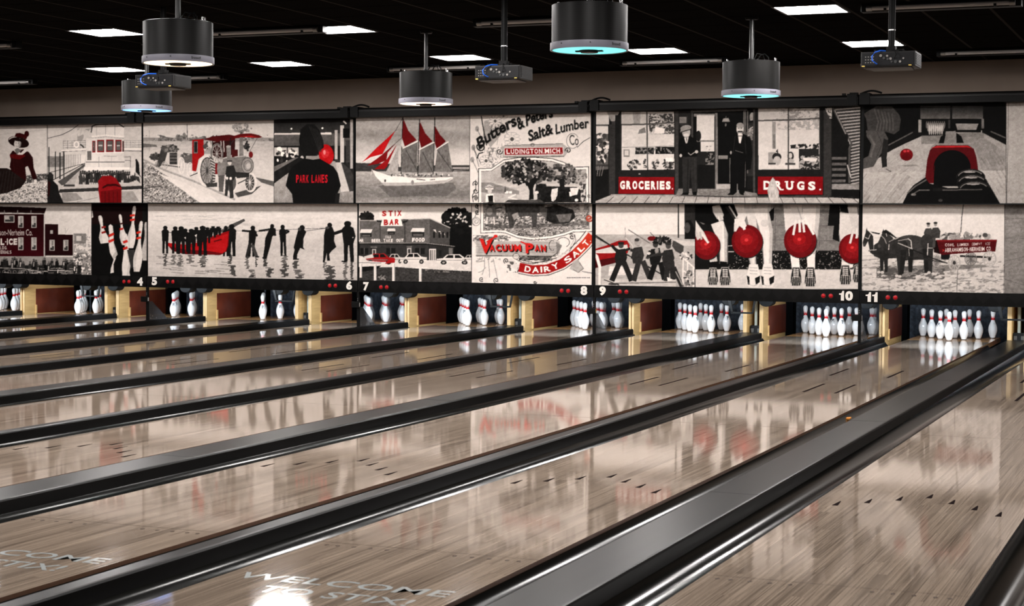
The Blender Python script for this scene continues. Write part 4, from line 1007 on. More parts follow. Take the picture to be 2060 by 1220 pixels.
def pic_lifeboat():
    clip(297.5, 400, 719, 605); view(280, 400, 4.478)
    vgrad(75, 40, 1972, 740, [(40, 198), (150, 208), (300, 198), (440, 184), (560, 190), (740, 178)])
    grain(box4(75, 150, 1972, 330), 9, 26, 3, 3); grain(box4(75, 430, 1972, 740), 8, 26, 3, 4)
    R = np.random.RandomState(2)
    for k in range(34):
        x = 80+R.rand()*900; y = 150+R.rand()*180; line([(x, y), (x+60+80*R.rand(), y-6+12*R.rand())], 4, 150+R.rand()*30, .6)
    def refl(x, w, y0, y1, seed):
        R = np.random.RandomState(seed)
        for k in range(int((y1-y0)/9)):
            y = y0+k*9; ww = w*(.4+.7*R.rand()); dx = (R.rand()-.5)*w*.5
            rect(x+dx-ww/2, y, x+dx+ww/2, y+8, 48, .82)
    for x, w, y0, y1 in ((235, 34, 500, 610), (310, 40, 505, 600), (370, 50, 505, 620), (460, 60, 505, 590), (575, 66, 510, 620), (820, 36, 500, 590), (850, 60, 600, 705), (975, 40, 525, 640), (1020, 60, 640, 715), (1055, 20, 535, 620), (1135, 36, 540, 620), (1175, 56, 620, 712), (1310, 50, 510, 600), (1312, 70, 600, 715), (1410, 46, 560, 640), (1440, 80, 640, 725), (1670, 40, 570, 640), (1720, 90, 600, 735), (1860, 40, 570, 735), (1915, 28, 560, 735)):
        refl(x, w, y0, y1, int(x))
    for k in range(22):
        x = 150+R.rand()*620; y = 515+R.rand()*170; line([(x, y), (x+50+90*R.rand(), y+6)], 6, 90, .6)
    poly([(820, 235), (945, 180), (955, 200), (850, 262)], 76); line([(680, 320), (830, 250)], 22, 84); line([(610, 355), (810, 285)], 10, 160); line([(250, 300), (330, 315)], 6, 80)
    line([(820, 290), (930, 290), (1090, 296), (1300, 280), (1440, 274), (1690, 265)], 4, 80); line([(1500, 292), (1690, 265)], 5, 70)
    D = 22
    person(833, 230, 520, 84, D); person(780, 245, 520, 60, D)
    poly([(245, 390), (330, 405), (430, 400), (540, 380), (620, 350), (812, 290), (805, 400), (785, 470), (730, 508), (560, 505), (400, 500), (300, 470), (265, 430)], (188, 26, 30))
    poly([(300, 470), (400, 500), (560, 505), (730, 508), (760, 495), (620, 470), (420, 460), (270, 430)], (110, 16, 20)); poly([(620, 360), (805, 295), (802, 310), (620, 378)], (150, 20, 24)); line([(250, 392), (420, 408), (540, 388)], 10, 200); line([(675, 385), (740, 368)], 12, (100, 16, 20)); line([(808, 292), (800, 420), (780, 480)], 7, (120, 16, 20))
    for x, y0, y1, w in ((235, 245, 495, 66), (325, 250, 495, 70), (378, 250, 500, 84), (415, 270, 480, 70), (470, 272, 500, 84), (515, 255, 430, 66), (572, 245, 512, 92), (615, 258, 400, 62), (665, 248, 350, 60), (712, 250, 330, 60)): person(x, y0, y1, w, D)
    poly([(500, 330), (520, 320), (515, 350)], 214); poly([(405, 350), (420, 345), (418, 365)], 214)
    person(1010, 245, 525, 70, D, 14, arms=([(1000, 295), (930, 288)], [(1040, 300), (1062, 335)])); poly([(1005, 415), (1035, 415), (1075, 525), (1045, 530)], 66); poly([(985, 400), (1015, 400), (978, 525), (955, 525)], 40)
    poly([(1045, 520), (1082, 520), (1078, 530), (1045, 532)], D)
    poly([(1185, 250), (1230, 270), (1232, 320), (1200, 340), (1180, 430), (1150, 535), (1115, 535), (1130, 430), (1135, 360), (1165, 290)], D); ell(1198, 248, 18, 20, D); line([(1180, 275), (1080, 290)], 16, D); line([(1215, 290), (1225, 330)], 20, D); poly([(1108, 525), (1150, 532), (1150, 545), (1110, 540)], D)
    person(1300, 236, 515, 64, D, -8, arms=([(1275, 280), (1268, 320)], [(1325, 285), (1348, 295), (1325, 310)])); 
    poly([(1435, 270), (1475, 262), (1505, 300), (1480, 360), (1478, 440), (1492, 460), (1450, 445), (1425, 500), (1420, 545), (1390, 550), (1385, 520), (1400, 460), (1392, 440), (1410, 360)], D); ell(1468, 262, 24, 24, D); poly([(1385, 535), (1440, 540), (1436, 552), (1385, 550)], D); ell(1445, 275, 16, 16, 60)
    poly([(1680, 260), (1740, 255), (1762, 310), (1755, 380), (1776, 435), (1735, 470), (1712, 500), (1720, 560), (1692, 560), (1690, 490), (1672, 570), (1655, 570), (1662, 440), (1664, 330)], D); ell(1716, 240, 22, 24, D); ell(1695, 262, 18, 12, 70)
    person(1890, 202, 568, 108, D, -12, arms=([(1845, 285), (1765, 312)],)); poly([(1842, 260), (1930, 260), (1950, 340), (1925, 420), (1850, 420)], D); poly([(1822, 560), (1868, 560), (1866, 572), (1824, 570)], D)
    ell(1925, 350, 5, 5, 200)

def car(x, y, w, h, c, dark=26, s=1):
    poly([(x, y+.45*h), (x+.18*w, y+.38*h), (x+.30*w, y+.02*h), (x+.66*w, y), (x+.80*w, y+.34*h), (x+w, y+.40*h), (x+w, y+.78*h), (x, y+.80*h)], c)
    poly([(x+.24*w, y+.36*h), (x+.33*w, y+.08*h), (x+.48*w, y+.07*h), (x+.48*w, y+.36*h)], dark); poly([(x+.52*w, y+.36*h), (x+.52*w, y+.07*h), (x+.64*w, y+.07*h), (x+.74*w, y+.36*h)], dark)
    line([(x, y+.58*h), (x+w, y+.58*h)], h*.06, 120)
    for k in (.2, .8): ell(x+k*w, y+.80*h, .085*w, .2*h, 18); ell(x+k*w, y+.80*h, .04*w, .1*h, 150)

def pic_bar():
    clip(721.5, 400, 948.5, 605); view(700, 400, 4.039)
    vgrad(85, 35, 1006, 350, [(35, 205), (90, 214), (350, 214)])
    foliage(150, 150, 60, 36, 70, 14, [30, 44, 24], 3)
    foliage(885, 170, 115, 90, 260, 20, [18, 28, 24], 4); foliage(880, 190, 110, 80, 26, 9, [190], 5); rect(790, 230, 1006, 480, 16); foliage(900, 250, 110, 40, 80, 16, [16, 24], 6)
    poly([(92, 175), (225, 175), (490, 165), (665, 160), (665, 360), (92, 358)], 96); poly([(665, 160), (830, 235), (825, 385), (665, 360)], 74)
    line([(92, 176), (225, 178), (300, 200), (430, 196), (490, 168), (665, 161), (830, 237)], 7, 170); grain(box4(92, 180, 665, 358), 7, 3, 2, 6)
    for x in (262, 462): line([(x, 200), (x, 355)], 7, 56)
    poly([(230, 175), (300, 185), (300, 200), (235, 188)], 40); poly([(440, 185), (490, 168), (480, 190), (440, 205)], 40)
    poly([(250, 92), (475, 98), (448, 150), (430, 165), (446, 222), (265, 222), (280, 165), (262, 160)], 226)
    spaced('STIX', [(276, 98), (436, 95), (436, 140), (278, 143)], (196, 48, 44), .05, .3); spaced('BAR', [(290, 170), (420, 165), (414, 212), (292, 216)], (190, 40, 38), .05, .2)
    for x0, x1, y0, y1 in ((108, 192, 262, 312), (325, 382, 250, 290), (520, 620, 250, 308)): rect(x0, y0, x1, y1, 40); rect(x0+10, (y0+y1)/2+8, x1-12, y1-6, 96)
    for q in ([(105, 248), (200, 248), (188, 278), (96, 278)], [(325, 242), (382, 242), (386, 264), (316, 264)], [(524, 238), (622, 238), (620, 270), (508, 268)], [(690, 250), (712, 250), (720, 278)], [(735, 265), (752, 265), (758, 290)], [(765, 272), (782, 275), (790, 300)]): poly(q, 214)
    for x in (690, 735, 765, 800): rect(x, 270, x+16, 320, 28)
    text('AR', [(92, 326), (128, 326), (128, 352), (92, 352)], 226, .04)
    spaced('BEER', [(192, 328), (264, 328), (264, 353), (192, 353)], 226, .05); spaced('COLD', [(302, 301), (350, 301), (350, 321), (302, 321)], 215, .05); spaced('TAKE', [(288, 328), (366, 328), (364, 353), (290, 353)], 226, .05); spaced('OUT', [(392, 326), (452, 326), (446, 352), (394, 352)], 226, .05); spaced('FOOD', [(522, 320), (625, 318), (622, 350), (522, 352)], 232, .06)
    poly([(92, 358), (665, 362), (870, 388), (865, 398), (640, 375), (92, 372)], 26); line([(92, 360), (640, 362), (868, 388)], 5, 150)
    poly([(92, 372), (640, 376), (860, 398), (855, 520), (92, 500)], 54); poly([(655, 384), (860, 402), (855, 520), (655, 515)], 44)
    for x0, x1 in ((100, 165), (310, 385), (545, 625)): rect(x0, 402, x1, 452, 26); line([((x0+x1)/2, 402), ((x0+x1)/2, 452)], 5, 90)
    rect(195, 410, 228, 450, 180); rect(204, 418, 220, 450, 60); rect(480, 402, 514, 450, 180); rect(488, 410, 506, 448, 60); text('WINES', [(182, 388), (238, 388), (238, 400), (182, 400)], 130, .03); text('FOOD', [(478, 386), (520, 386), (520, 399), (478, 399)], 140, .03)
    rect(660, 408, 715, 516, 214); rect(667, 416, 678, 508, 90); rect(684, 416, 692, 508, 90); rect(700, 416, 708, 508, 110); rect(740, 420, 760, 470, 30); rect(820, 400, 850, 460, 110)
    rect(85, 500, 1006, 700, 205); poly([(85, 560), (400, 556), (600, 570), (800, 580), (1006, 590), (1006, 700), (85, 700)], 60); grain(box4(85, 556, 1006, 700), 22, 3, 2, 5); grain(box4(620, 565, 1006, 600), 0, 3, 2, 6, .6, 190, .5)
    car(310, 448, 140, 78, 200); car(425, 442, 215, 88, 214); car(720, 452, 285, 84, 214); car(930, 458, 120, 60, 206)
    car(130, 445, 250, 90, (172, 36, 38)); poly([(130, 470), (200, 450), (210, 480), (135, 490)], 200); poly([(340, 480), (384, 490), (380, 520), (300, 530)], (176, 30, 34))
    poly([(85, 462), (120, 470), (160, 505), (270, 515), (272, 540), (85, 560)], 208); poly([(85, 555), (270, 545), (240, 570), (90, 600)], 26); line([(85, 520), (270, 522)], 6, 120)
    foliage(280, 640, 40, 20, 30, 6, [150, 40, 90], 3)
    for x0, t, b in ((94, 525, 642), (210, 530, 664), (360, 524, 678), (578, 563, 690)): poly([(x0, t), (x0+22, t), (x0+22, b), (x0, b)], 218); rect(x0+16, t+4, x0+22, b, 160)

def pic_poster_low():
    clip(949, 400, 1190.8, 605); view(700, 400, 4.039)
    rect(1000, 30, 1995, 720, 216)
    for y in (60, 110): swirl(1050, y, 18, 8, 70, 1.3, 1)
    line([(1045, 40), (1060, 90), (1030, 150)], 5, 60); swirl(1040, 185, 32, 12, 170, 1.5, 2); ring(1040, 185, 34, 34, 3, 80)
    def frame(k, c): poly([(1076-k, 30), (1990+k, 30), (1990+k, 270+k), (1830, 274+k), (1760, 300+k), (1650, 326+k), (1500, 340+k), (1380, 322+k), (1280, 282+k), (1230, 276+k), (1076-k, 282+k)], c)
    frame(0, 50); frame(-5, 226); frame(-22, 60); frame(-26, 206)
    M_ = [(1104, 30), (1958, 30), (1958, 246), (1820, 250), (1740, 280), (1640, 304), (1500, 316), (1390, 300), (1290, 260), (1104, 252)]
    poly(M_, 150); grain(M_, 0, 4, 2, 3, .55, 84); grain(M_, 0, 4, 2, 4, .66, 215); poly([(1104, 30), (1958, 30), (1958, 90), (1104, 110)], 120, .5)
    poly([(1110, 200), (1300, 215), (1700, 200), (1958, 180), (1958, 215), (1300, 245), (1110, 225)], 60, .5)
    poly([(1270, 40), (1420, 20), (1600, 30), (1590, 100), (1540, 120), (1530, 235), (1500, 235), (1490, 140), (1380, 150), (1340, 235), (1310, 240), (1300, 150)], 66); poly([(1330, 130), (1380, 110), (1390, 150), (1350, 175)], 150); grain(box4(1270, 30, 1600, 235), 20, 3, 5, 4); line([(1282, 60), (1285, 130), (1268, 200)], 8, 44)
    poly([(1600, 70), (1700, 50), (1830, 90), (1850, 150), (1790, 200), (1680, 205), (1610, 180)], 40); poly([(1690, 130), (1820, 120), (1800, 185), (1720, 195)], 100); grain(box4(1600, 60, 1850, 205), 22, 3, 4, 5); poly([(1560, 60), (1620, 80), (1610, 170), (1560, 110)], 90)
    ell(1680, 40, 26, 16, 60); poly([(1880, 40), (1920, 40), (1915, 120), (1890, 120)], 190)
    ell(1160, 40, 24, 20, 60); poly([(1130, 60), (1200, 60), (1210, 150), (1110, 150)], 90); ell(1150, 105, 26, 30, 130); line([(1200, 80), (1250, 70)], 10, 60); line([(1130, 150), (1128, 205)], 10, 210); line([(1185, 150), (1190, 210)], 10, 210)
    swirl(1962, 158, 30, 14, (196, 92, 70), 1.4, 0); ring(1962, 158, 32, 32, 3, 90)
    # rope work and ribbon
    for k in range(10): line([(1400+k*30, 330+6*math.sin(k)), (1430+k*30, 340)], 5, 120)
    poly([(1015, 320), (1250, 300), (1300, 330), (1020, 340)], 130, .7); grain(box4(1015, 296, 1320, 345), 0, 5, 3, 4, .5, 70, .7)
    poly([(1020, 345), (1720, 345), (1700, 465), (1040, 465), (1060, 405)], 190)
    for k in range(17): line([(1040, 350+k*7), (1720, 350+k*7)], 2.5, 96, .8)
    line([(1040, 465), (1690, 468)], 5, 40); poly([(1690, 350), (1740, 380), (1700, 465)], 120)
    for dx, dy, c in ((9, 9, 26), (0, 0, (214, 44, 38))):
        text('V', [(1068+dx, 325+dy), (1180+dx, 325+dy), (1160+dx, 445+dy), (1075+dx, 445+dy)], c, .05)
        spaced('ACUUM', [(1148+dx, 372+dy), (1405+dx, 372+dy), (1408+dx, 428+dy), (1150+dx, 428+dy)], c, .05)
        text('P', [(1440+dx, 362+dy), (1510+dx, 362+dy), (1500+dx, 445+dy), (1445+dx, 445+dy)], c, .05)
        spaced('AN', [(1515+dx, 374+dy), (1608+dx, 376+dy), (1608+dx, 430+dy), (1518+dx, 428+dy)], c, .05)
    line([(1130, 350), (1180, 320), (1195, 308)], 12, (214, 44, 38)); ell(1200, 305, 16, 13, (214, 44, 38)); line([(1405, 350), (1440, 365), (1480, 368)], 12, (214, 44, 38))
    ring(1660, 380, 26, 40, 5, 60, 1, 60, 300); ring(1750, 355, 50, 40, 5, 70, 1, 200, 420)
    cs = [(1390, 560), (1500, 582), (1620, 575), (1740, 530), (1850, 450), (1930, 370), (1985, 300)]
    def bez(t):
        x = np.array([p[0] for p in cs]); y = np.array([p[1] for p in cs]); u = np.linspace(0, 1, len(cs)); return np.array((np.interp(t, u, x), np.interp(t, u, y)))
    def band(t, o):
        p = bez(t); q = bez(min(1, t+.06))-bez(max(0, t-.06)); q = q/np.hypot(*q); return p+np.array((q[1], -q[0]))*o
    ts = np.linspace(0, 1, 40)
    poly([(1260, 495), (1330, 485), (1420, 560), (1440, 590), (1400, 600), (1330, 560), (1280, 520)], 206); swirl(1285, 505, 22, 7, 70, 1.4, 2); grain(box4(1290, 510, 1430, 600), 0, 4, 4, 4, .6, 90)
    poly([band(t, 66) for t in ts]+[band(t, -50) for t in ts][::-1], 60); poly([band(t, 60) for t in ts]+[band(t, -44) for t in ts][::-1], 214)
    for k in range(14): line([band(.02+k*.06, 70), band(.05+k*.06, 50)], 4, 90, .6)
    poly([band(t, 40) for t in ts]+[band(t, -34) for t in ts][::-1], (172, 30, 30)); poly([band(t, 40) for t in ts[26:]]+[band(t, -34) for t in ts[26:]][::-1], (206, 66, 46))
    spaced('DAIRY SALT.', None, 230, .03, .2, fn=lambda t, b: band(.07+.85*t, 26-48*b))
    swirl(1370, 470, 24, 9, 190, 1.5, 1); ring(1365, 468, 26, 24, 3, 60); line([(1370, 495), (1420, 520), (1500, 530), (1620, 500), (1700, 440)], 6, 70); poly([(1390, 470), (1660, 470), (1600, 500), (1430, 500)], 110); grain(box4(1390, 468, 1660, 502), 0, 5, 2, 4, .5, 60)
    swirl(1820, 310, 26, 9, 90, 1.4, 4); line([(1830, 290), (1840, 330), (1790, 420), (1700, 480)], 10, 190); line([(1842, 292), (1852, 340), (1800, 430)], 4, 60)
    poly([(1830, 510), (1870, 490), (1915, 570), (1870, 600), (1990, 600), (1990, 612), (1840, 590), (1800, 570)], 170); line([(1830, 575), (1870, 600), (1915, 568), (1880, 520)], 4, 80); line([(1900, 590), (1990, 606)], 4, 80)
    for a in ([(1110, 480), (1110, 560), (1090, 620)], [(1140, 490), (1150, 600), (1150, 640)], [(1180, 490), (1200, 580), (1220, 680)], [(1120, 560), (1090, 590), (1060, 600)]): line(a, 6, 130, .7)
    grain(box4(1040, 470, 1240, 520), 0, 6, 4, 3, .55, 130, .6); swirl(1085, 655, 20, 6, 60, 1.3, 1); swirl(1205, 665, 22, 6, 60, 1.3, 2); swirl(1520, 680, 14, 6, 50, 1.2, 0)
    for k in range(14): rect(1780+k*13.5, 638+(k % 2), 1789+k*13.5, 646, 90)

def pic_ropemen():
    clip(1198, 400, 1398, 605); view(1180, 400, 3.678)
    vgrad(62, 35, 806, 270, [(35, 196), (90, 214), (265, 212)]); rect(62, 265, 806, 660, 168); grain(box4(62, 265, 806, 660), 10, 20, 3, 3)
    rect(675, 40, 685, 290, 40); rect(725, 40, 806, 290, 46); poly([(735, 160), (770, 160), (806, 230), (806, 300), (725, 300)], 20); ell(745, 215, 22, 40, 70)
    line([(285, 215), (288, 300)], 3, 120); line([(310, 230), (470, 330)], 7, 110); line([(470, 250), (520, 300)], 5, 90); line([(288, 290), (335, 340), (360, 400)], 4, 210)
    poly([(62, 372), (150, 345), (240, 310), (300, 308), (320, 345), (305, 400), (225, 470), (62, 515)], (160, 28, 30)); poly([(62, 385), (200, 352), (300, 340), (310, 380), (220, 400), (62, 402)], 196); line([(62, 400), (220, 398)], 7, 214); poly([(62, 460), (225, 430), (225, 472), (62, 515)], (84, 18, 20))
    line([(62, 270), (200, 360), (400, 470), (640, 610)], 9, 28); line([(62, 282), (180, 350)], 6, 40); line([(330, 440), (560, 560)], 7, 30)
    poly([(62, 400), (85, 420), (108, 500), (104, 640), (86, 640), (88, 510), (62, 420)], 220)
    poly([(170, 500), (240, 500), (360, 520), (360, 560), (160, 570)], 210); poly([(110, 590), (330, 600), (660, 590), (660, 660), (110, 650)], 190); grain(box4(110, 520, 660, 660), 12, 10, 3, 4); line([(170, 628), (660, 618)], 9, 120); line([(130, 600), (240, 640)], 7, 50); ell(200, 632, 40, 8, 60)
    poly([(640, 310), (720, 330), (715, 420), (660, 390), (632, 350)], 66); poly([(630, 300), (806, 320), (806, 350), (720, 350)], 190); poly([(720, 350), (806, 350), (806, 420), (715, 400)], 170)
    ell(485, 295, 34, 18, (110, 20, 24)); foliage(560, 310, 70, 30, 60, 9, [30, 60, 20], 3)
    def man(x, y, lean, c, legs, arm):
        ell(x, y, 20, 22, c+30); ell(x, y-16, 24, 10, c); poly([(x-34, y+34), (x+30, y+24), (x+46, y+90), (x+26, y+150), (x-36, y+150), (x-48, y+90)], c)
        for l in legs: line(l, 40, c)
        line(arm, 22, c)
    man(255, 345, 0, 34, [[(240, 480), (190, 600)], [(280, 480), (330, 600)]], [(225, 390), (190, 350)]); line([(290, 380), (320, 370)], 18, 40)
    man(380, 330, 0, 50, [[(385, 470), (350, 600)], [(420, 470), (465, 580)]], [(350, 390), (330, 380)]); ell(378, 320, 26, 30, 150); ell(372, 305, 18, 12, 60)
    man(510, 340, 0, 26, [[(510, 470), (470, 590)], [(550, 480), (575, 590)]], [(470, 390), (450, 440)]); ell(520, 385, 14, 26, 150); man(605, 350, 0, 44, [[(600, 460), (590, 600)], [(630, 470), (640, 590)]], [(570, 410), (480, 420)])
    line([(440, 440), (540, 400)], 10, 60); ell(460, 405, 14, 10, 200); poly([(595, 580), (640, 600), (600, 612)], 220); foliage(740, 420, 50, 30, 40, 10, [60, 170, 40, 210], 5)
    for a in ([(715, 440), (712, 650)], [(748, 460), (748, 650)], [(715, 440), (806, 520)], [(720, 580), (806, 650)], [(712, 530), (806, 590)], [(790, 500), (790, 660)]): line(a, 10, 216)
    poly([(630, 520), (660, 500), (720, 650), (690, 655)], 40); line([(660, 540), (710, 640)], 8, 150); foliage(760, 590, 40, 60, 30, 10, [110, 60, 180], 6)

def shoe(x, y, w, h, dark, k=0):
    poly([(x-w*.30, y), (x+w*.30, y), (x+w*.46, y+h*.45), (x+w*.5, y+h*.78), (x+w*.36, y+h), (x-w*.36, y+h), (x-w*.5, y+h*.78), (x-w*.46, y+h*.45)], 214 if not dark else 190)
    if dark:
        poly([(x-w*.27, y+4), (x+w*.27, y+4), (x+w*.40, y+h*.45), (x+w*.43, y+h*.75), (x+w*.30, y+h*.93), (x-w*.30, y+h*.93), (x-w*.43, y+h*.75), (x-w*.40, y+h*.45)], 30)
        for i in range(5): line([(x-w*.28+i*w*.14, y+h*.48), (x-w*.36+i*w*.18, y+h*.92)], 4.5, 170)
        for i in range(5): line([(x-w*.2, y+h*(.1+.09*i)), (x+w*.2, y+h*(.14+.09*i))], 5, 214); line([(x+w*.2, y+h*(.1+.09*i)), (x-w*.2, y+h*(.14+.09*i))], 4, 200)
    else:
        poly([(x-w*.48, y+h*.5), (x-w*.30, y+h*.55), (x-w*.26, y+h*.9), (x-w*.40, y+h*.9)], 24); poly([(x+w*.1, y+h*.62), (x+w*.48, y+h*.5), (x+w*.44, y+h*.8), (x+w*.16, y+h*.9)], 24)
        for i in range(3): line([(x-w*.26, y+h*(.15+.13*i)), (x+w*.26, y+h*(.17+.13*i))], 4, 150)
        ring(x, y+h*.75, w*.36, h*.2, 3, 150, 1, 20, 160)

def pic_legs():
    clip(1398.8, 400, 1727.3, 605); view(1180, 400, 3.678)
    rect(805, 35, 2015, 670, 118); grain(box4(805, 35, 2015, 390), 8, 10, 5, 3)
    for y in (80, 190, 300): line([(1060, y), (2015, y+14)], 3, 84)
    for x in (1400, 1730): line([(x, 60), (x-8, 380)], 3, 84)
    rect(805, 385, 2015, 530, 20); grain(box4(805, 385, 2015, 530), 0, 2, 2, 4, .72, 170)
    rect(805, 345, 1090, 395, 24); poly([(805, 150), (860, 190), (1090, 160), (1090, 480), (805, 530)], 22)
    rect(805, 524, 2015, 670, 196); grain(box4(805, 524, 2015, 670), 7, 12, 4, 5); line([(1045, 350), (1090, 348)], 5, 190); line([(1045, 393), (1090, 392)], 5, 200)
    poly([(806, 38), (1130, 38), (1130, 170), (1060, 200), (900, 195), (806, 160)], 14)
    SK = 206
    poly([(920, 190), (1010, 160), (1045, 260), (1040, 400), (1045, 480), (985, 480), (985, 330), (940, 240)], SK); poly([(1015, 180), (1045, 260), (1040, 400), (1045, 470), (1022, 470), (1020, 300)], 150, .6); poly([(905, 440), (960, 420), (970, 470), (915, 475)], 190)
    poly([(905, 470), (985, 462), (1050, 470), (1050, 512), (990, 505), (912, 510)], 16)
    poly([(930, 55), (985, 45), (1015, 120), (1000, 165), (965, 150), (935, 100)], 176); line([(975, 135), (985, 165)], 12, 200); line([(1000, 125), (1008, 155)], 11, 190)
    poly([(1090, 38), (1165, 38), (1190, 110), (1170, 160), (1150, 200), (1110, 205), (1100, 160), (1120, 120)], SK); line([(1040, 60), (1105, 150)], 26, 40); line([(1055, 55), (1110, 145)], 10, 180)
    poly([(1165, 38), (1235, 38), (1250, 110), (1262, 220), (1250, 420), (1255, 490), (1215, 495), (1195, 430), (1200, 200)], 200)
    poly([(1225, 38), (1365, 38), (1360, 150), (1378, 230), (1375, 340), (1370, 490), (1312, 492), (1300, 330), (1270, 200)], 212); poly([(1340, 38), (1365, 38), (1360, 150), (1378, 230), (1372, 480), (1350, 480), (1355, 260), (1340, 170)], 150, .55); ell(1318, 180, 32, 26, 190, .8)
    poly([(1350, 100), (1390, 60), (1385, 160), (1365, 165)], 20)
    poly([(1455, 38), (1600, 38), (1590, 120), (1580, 220), (1520, 430), (1505, 420), (1470, 230)], 206); poly([(1600, 38), (1730, 38), (1722, 180), (1700, 340), (1690, 440), (1630, 440), (1640, 300), (1600, 170)], 210); poly([(1700, 38), (1730, 38), (1722, 180), (1700, 340), (1690, 430), (1672, 430), (1690, 200)], 158, .55)
    poly([(1505, 400), (1570, 420), (1580, 520), (1520, 525)], 222); poly([(1628, 420), (1690, 410), (1690, 515), (1635, 520)], 222)
    poly([(1800, 38), (1870, 38), (1880, 140), (1870, 320), (1820, 300), (1830, 200), (1785, 200)], 18)
    poly([(1875, 100), (2015, 120), (2015, 480), (1885, 500), (1890, 420), (1868, 260)], 200); poly([(1870, 38), (1930, 38), (1945, 110), (1880, 95)], 18); poly([(1885, 470), (1975, 470), (1970, 510), (1890, 515)], 216)
    for q in ([(985, 330), (985, 480)], [(1045, 260), (1042, 480)], [(1195, 200), (1200, 430), (1215, 495)], [(1252, 240), (1252, 480)], [(1270, 200), (1300, 330), (1312, 492)], [(1470, 230), (1505, 420)], [(1585, 200), (1525, 430)], [(1602, 170), (1640, 300), (1630, 440)], [(1868, 260), (1888, 420)]): line(q, 9, 120, .55)
    for q in ([(1010, 200), (1012, 460)], [(1225, 200), (1235, 480)], [(1330, 240), (1338, 480)], [(1530, 200), (1535, 400)], [(1660, 160), (1662, 420)]): line(q, 14, 224, .5)
    for q in (box4(1165, 38, 1262, 495), box4(1225, 38, 1378, 492), box4(1455, 38, 1600, 430), box4(1600, 38, 1730, 440)): hgrad(q[0][0], 38, q[1][0], 75, 120, 150, 6, .35)
    def ball(cx, cy, r, s):
        ell(cx+4, cy+8, r*1.02, r*1.04, 40); ell(cx, cy, r, r*1.06, (116, 18, 24)); ell(cx-r*.05, cy-r*.05, r*.78, r*.8, (148, 24, 30), .7); ell(cx-r*.05, cy-r*.1, r*.4, r*.36, (186, 34, 38), .6)
        R = np.random.RandomState(s)
        for k in range(10): line([(cx+r*.8*(R.rand()-.5), cy+r*.8*(R.rand()-.5)), (cx+r*1.3*(R.rand()-.5), cy+r*1.3*(R.rand()-.5))], 3, (190, 50, 52), .4)
        ell(cx-r*.05, cy-r*.08, r*.12, r*.1, (230, 70, 70))
    ball(888, 345, 100, 1); ball(1188, 315, 115, 2); ball(1580, 310, 120, 3); ball(1970, 370, 104, 4)
    poly([(806, 160), (840, 210), (870, 250), (905, 320), (895, 330), (860, 275), (830, 300), (806, 280)], 200); line([(850, 260), (900, 325)], 17, 212); line([(806, 240), (825, 300)], 18, 190); line([(840, 250), (850, 300)], 15, 176)
    poly([(1095, 150), (1160, 140), (1185, 200), (1165, 228), (1130, 200), (1105, 245), (1090, 230)], 214); line([(1150, 180), (1168, 225)], 20, 214); line([(1105, 190), (1098, 238)], 16, 205)
    poly([(1500, 38), (1590, 38), (1600, 120), (1630, 170), (1540, 180), (1525, 110)], 200); line([(1548, 160), (1530, 265)], 17, 214); line([(1575, 160), (1578, 245)], 17, 222); line([(1600, 160), (1610, 245)], 17, 216); line([(1615, 150), (1680, 262)], 18, 220); line([(1560, 60), (1590, 150)], 7, 120, .5)
    poly([(1930, 60), (2000, 60), (2015, 200), (2010, 290), (1980, 240), (1950, 330), (1945, 320), (1965, 220)], 190); line([(1975, 230), (1950, 328)], 16, 205); line([(2000, 220), (1998, 290)], 15, 205)
    shoe(935, 512, 88, 136, True); shoe(1025, 508, 92, 142, True); shoe(1235, 485, 104, 168, False); shoe(1340, 483, 104, 172, False); shoe(1550, 505, 92, 150, True); shoe(1655, 505, 94, 156, True); shoe(1915, 490, 96, 156, True); shoe(2010, 490, 92, 140, True)

def horse(x, y, w, h, c, head=True):
    body = [(x+.30*w, y+.30*h), (x+.5*w, y+.20*h), (x+.85*w, y+.17*h), (x+w, y+.28*h), (x+w, y+.5*h), (x+.9*w, y+.56*h), (x+.5*w, y+.58*h), (x+.3*w, y+.52*h)]
    poly(body, c); grain(body, 12, 6, 4, int(x) % 50)
    poly([(x+.30*w, y+.5*h), (x+.28*w, y+.12*h), (x+.16*w, y+.02*h), (x+.10*w, y), (x+.08*w, y+.05*h), (x, y+.25*h), (x+.02*w, y+.33*h), (x+.07*w, y+.33*h), (x+.14*w, y+.22*h), (x+.2*w, y+.45*h)], c)
    poly([(x+.08*w, y+.03*h), (x+.11*w, y-.05*h), (x+.13*w, y+.02*h)], c)

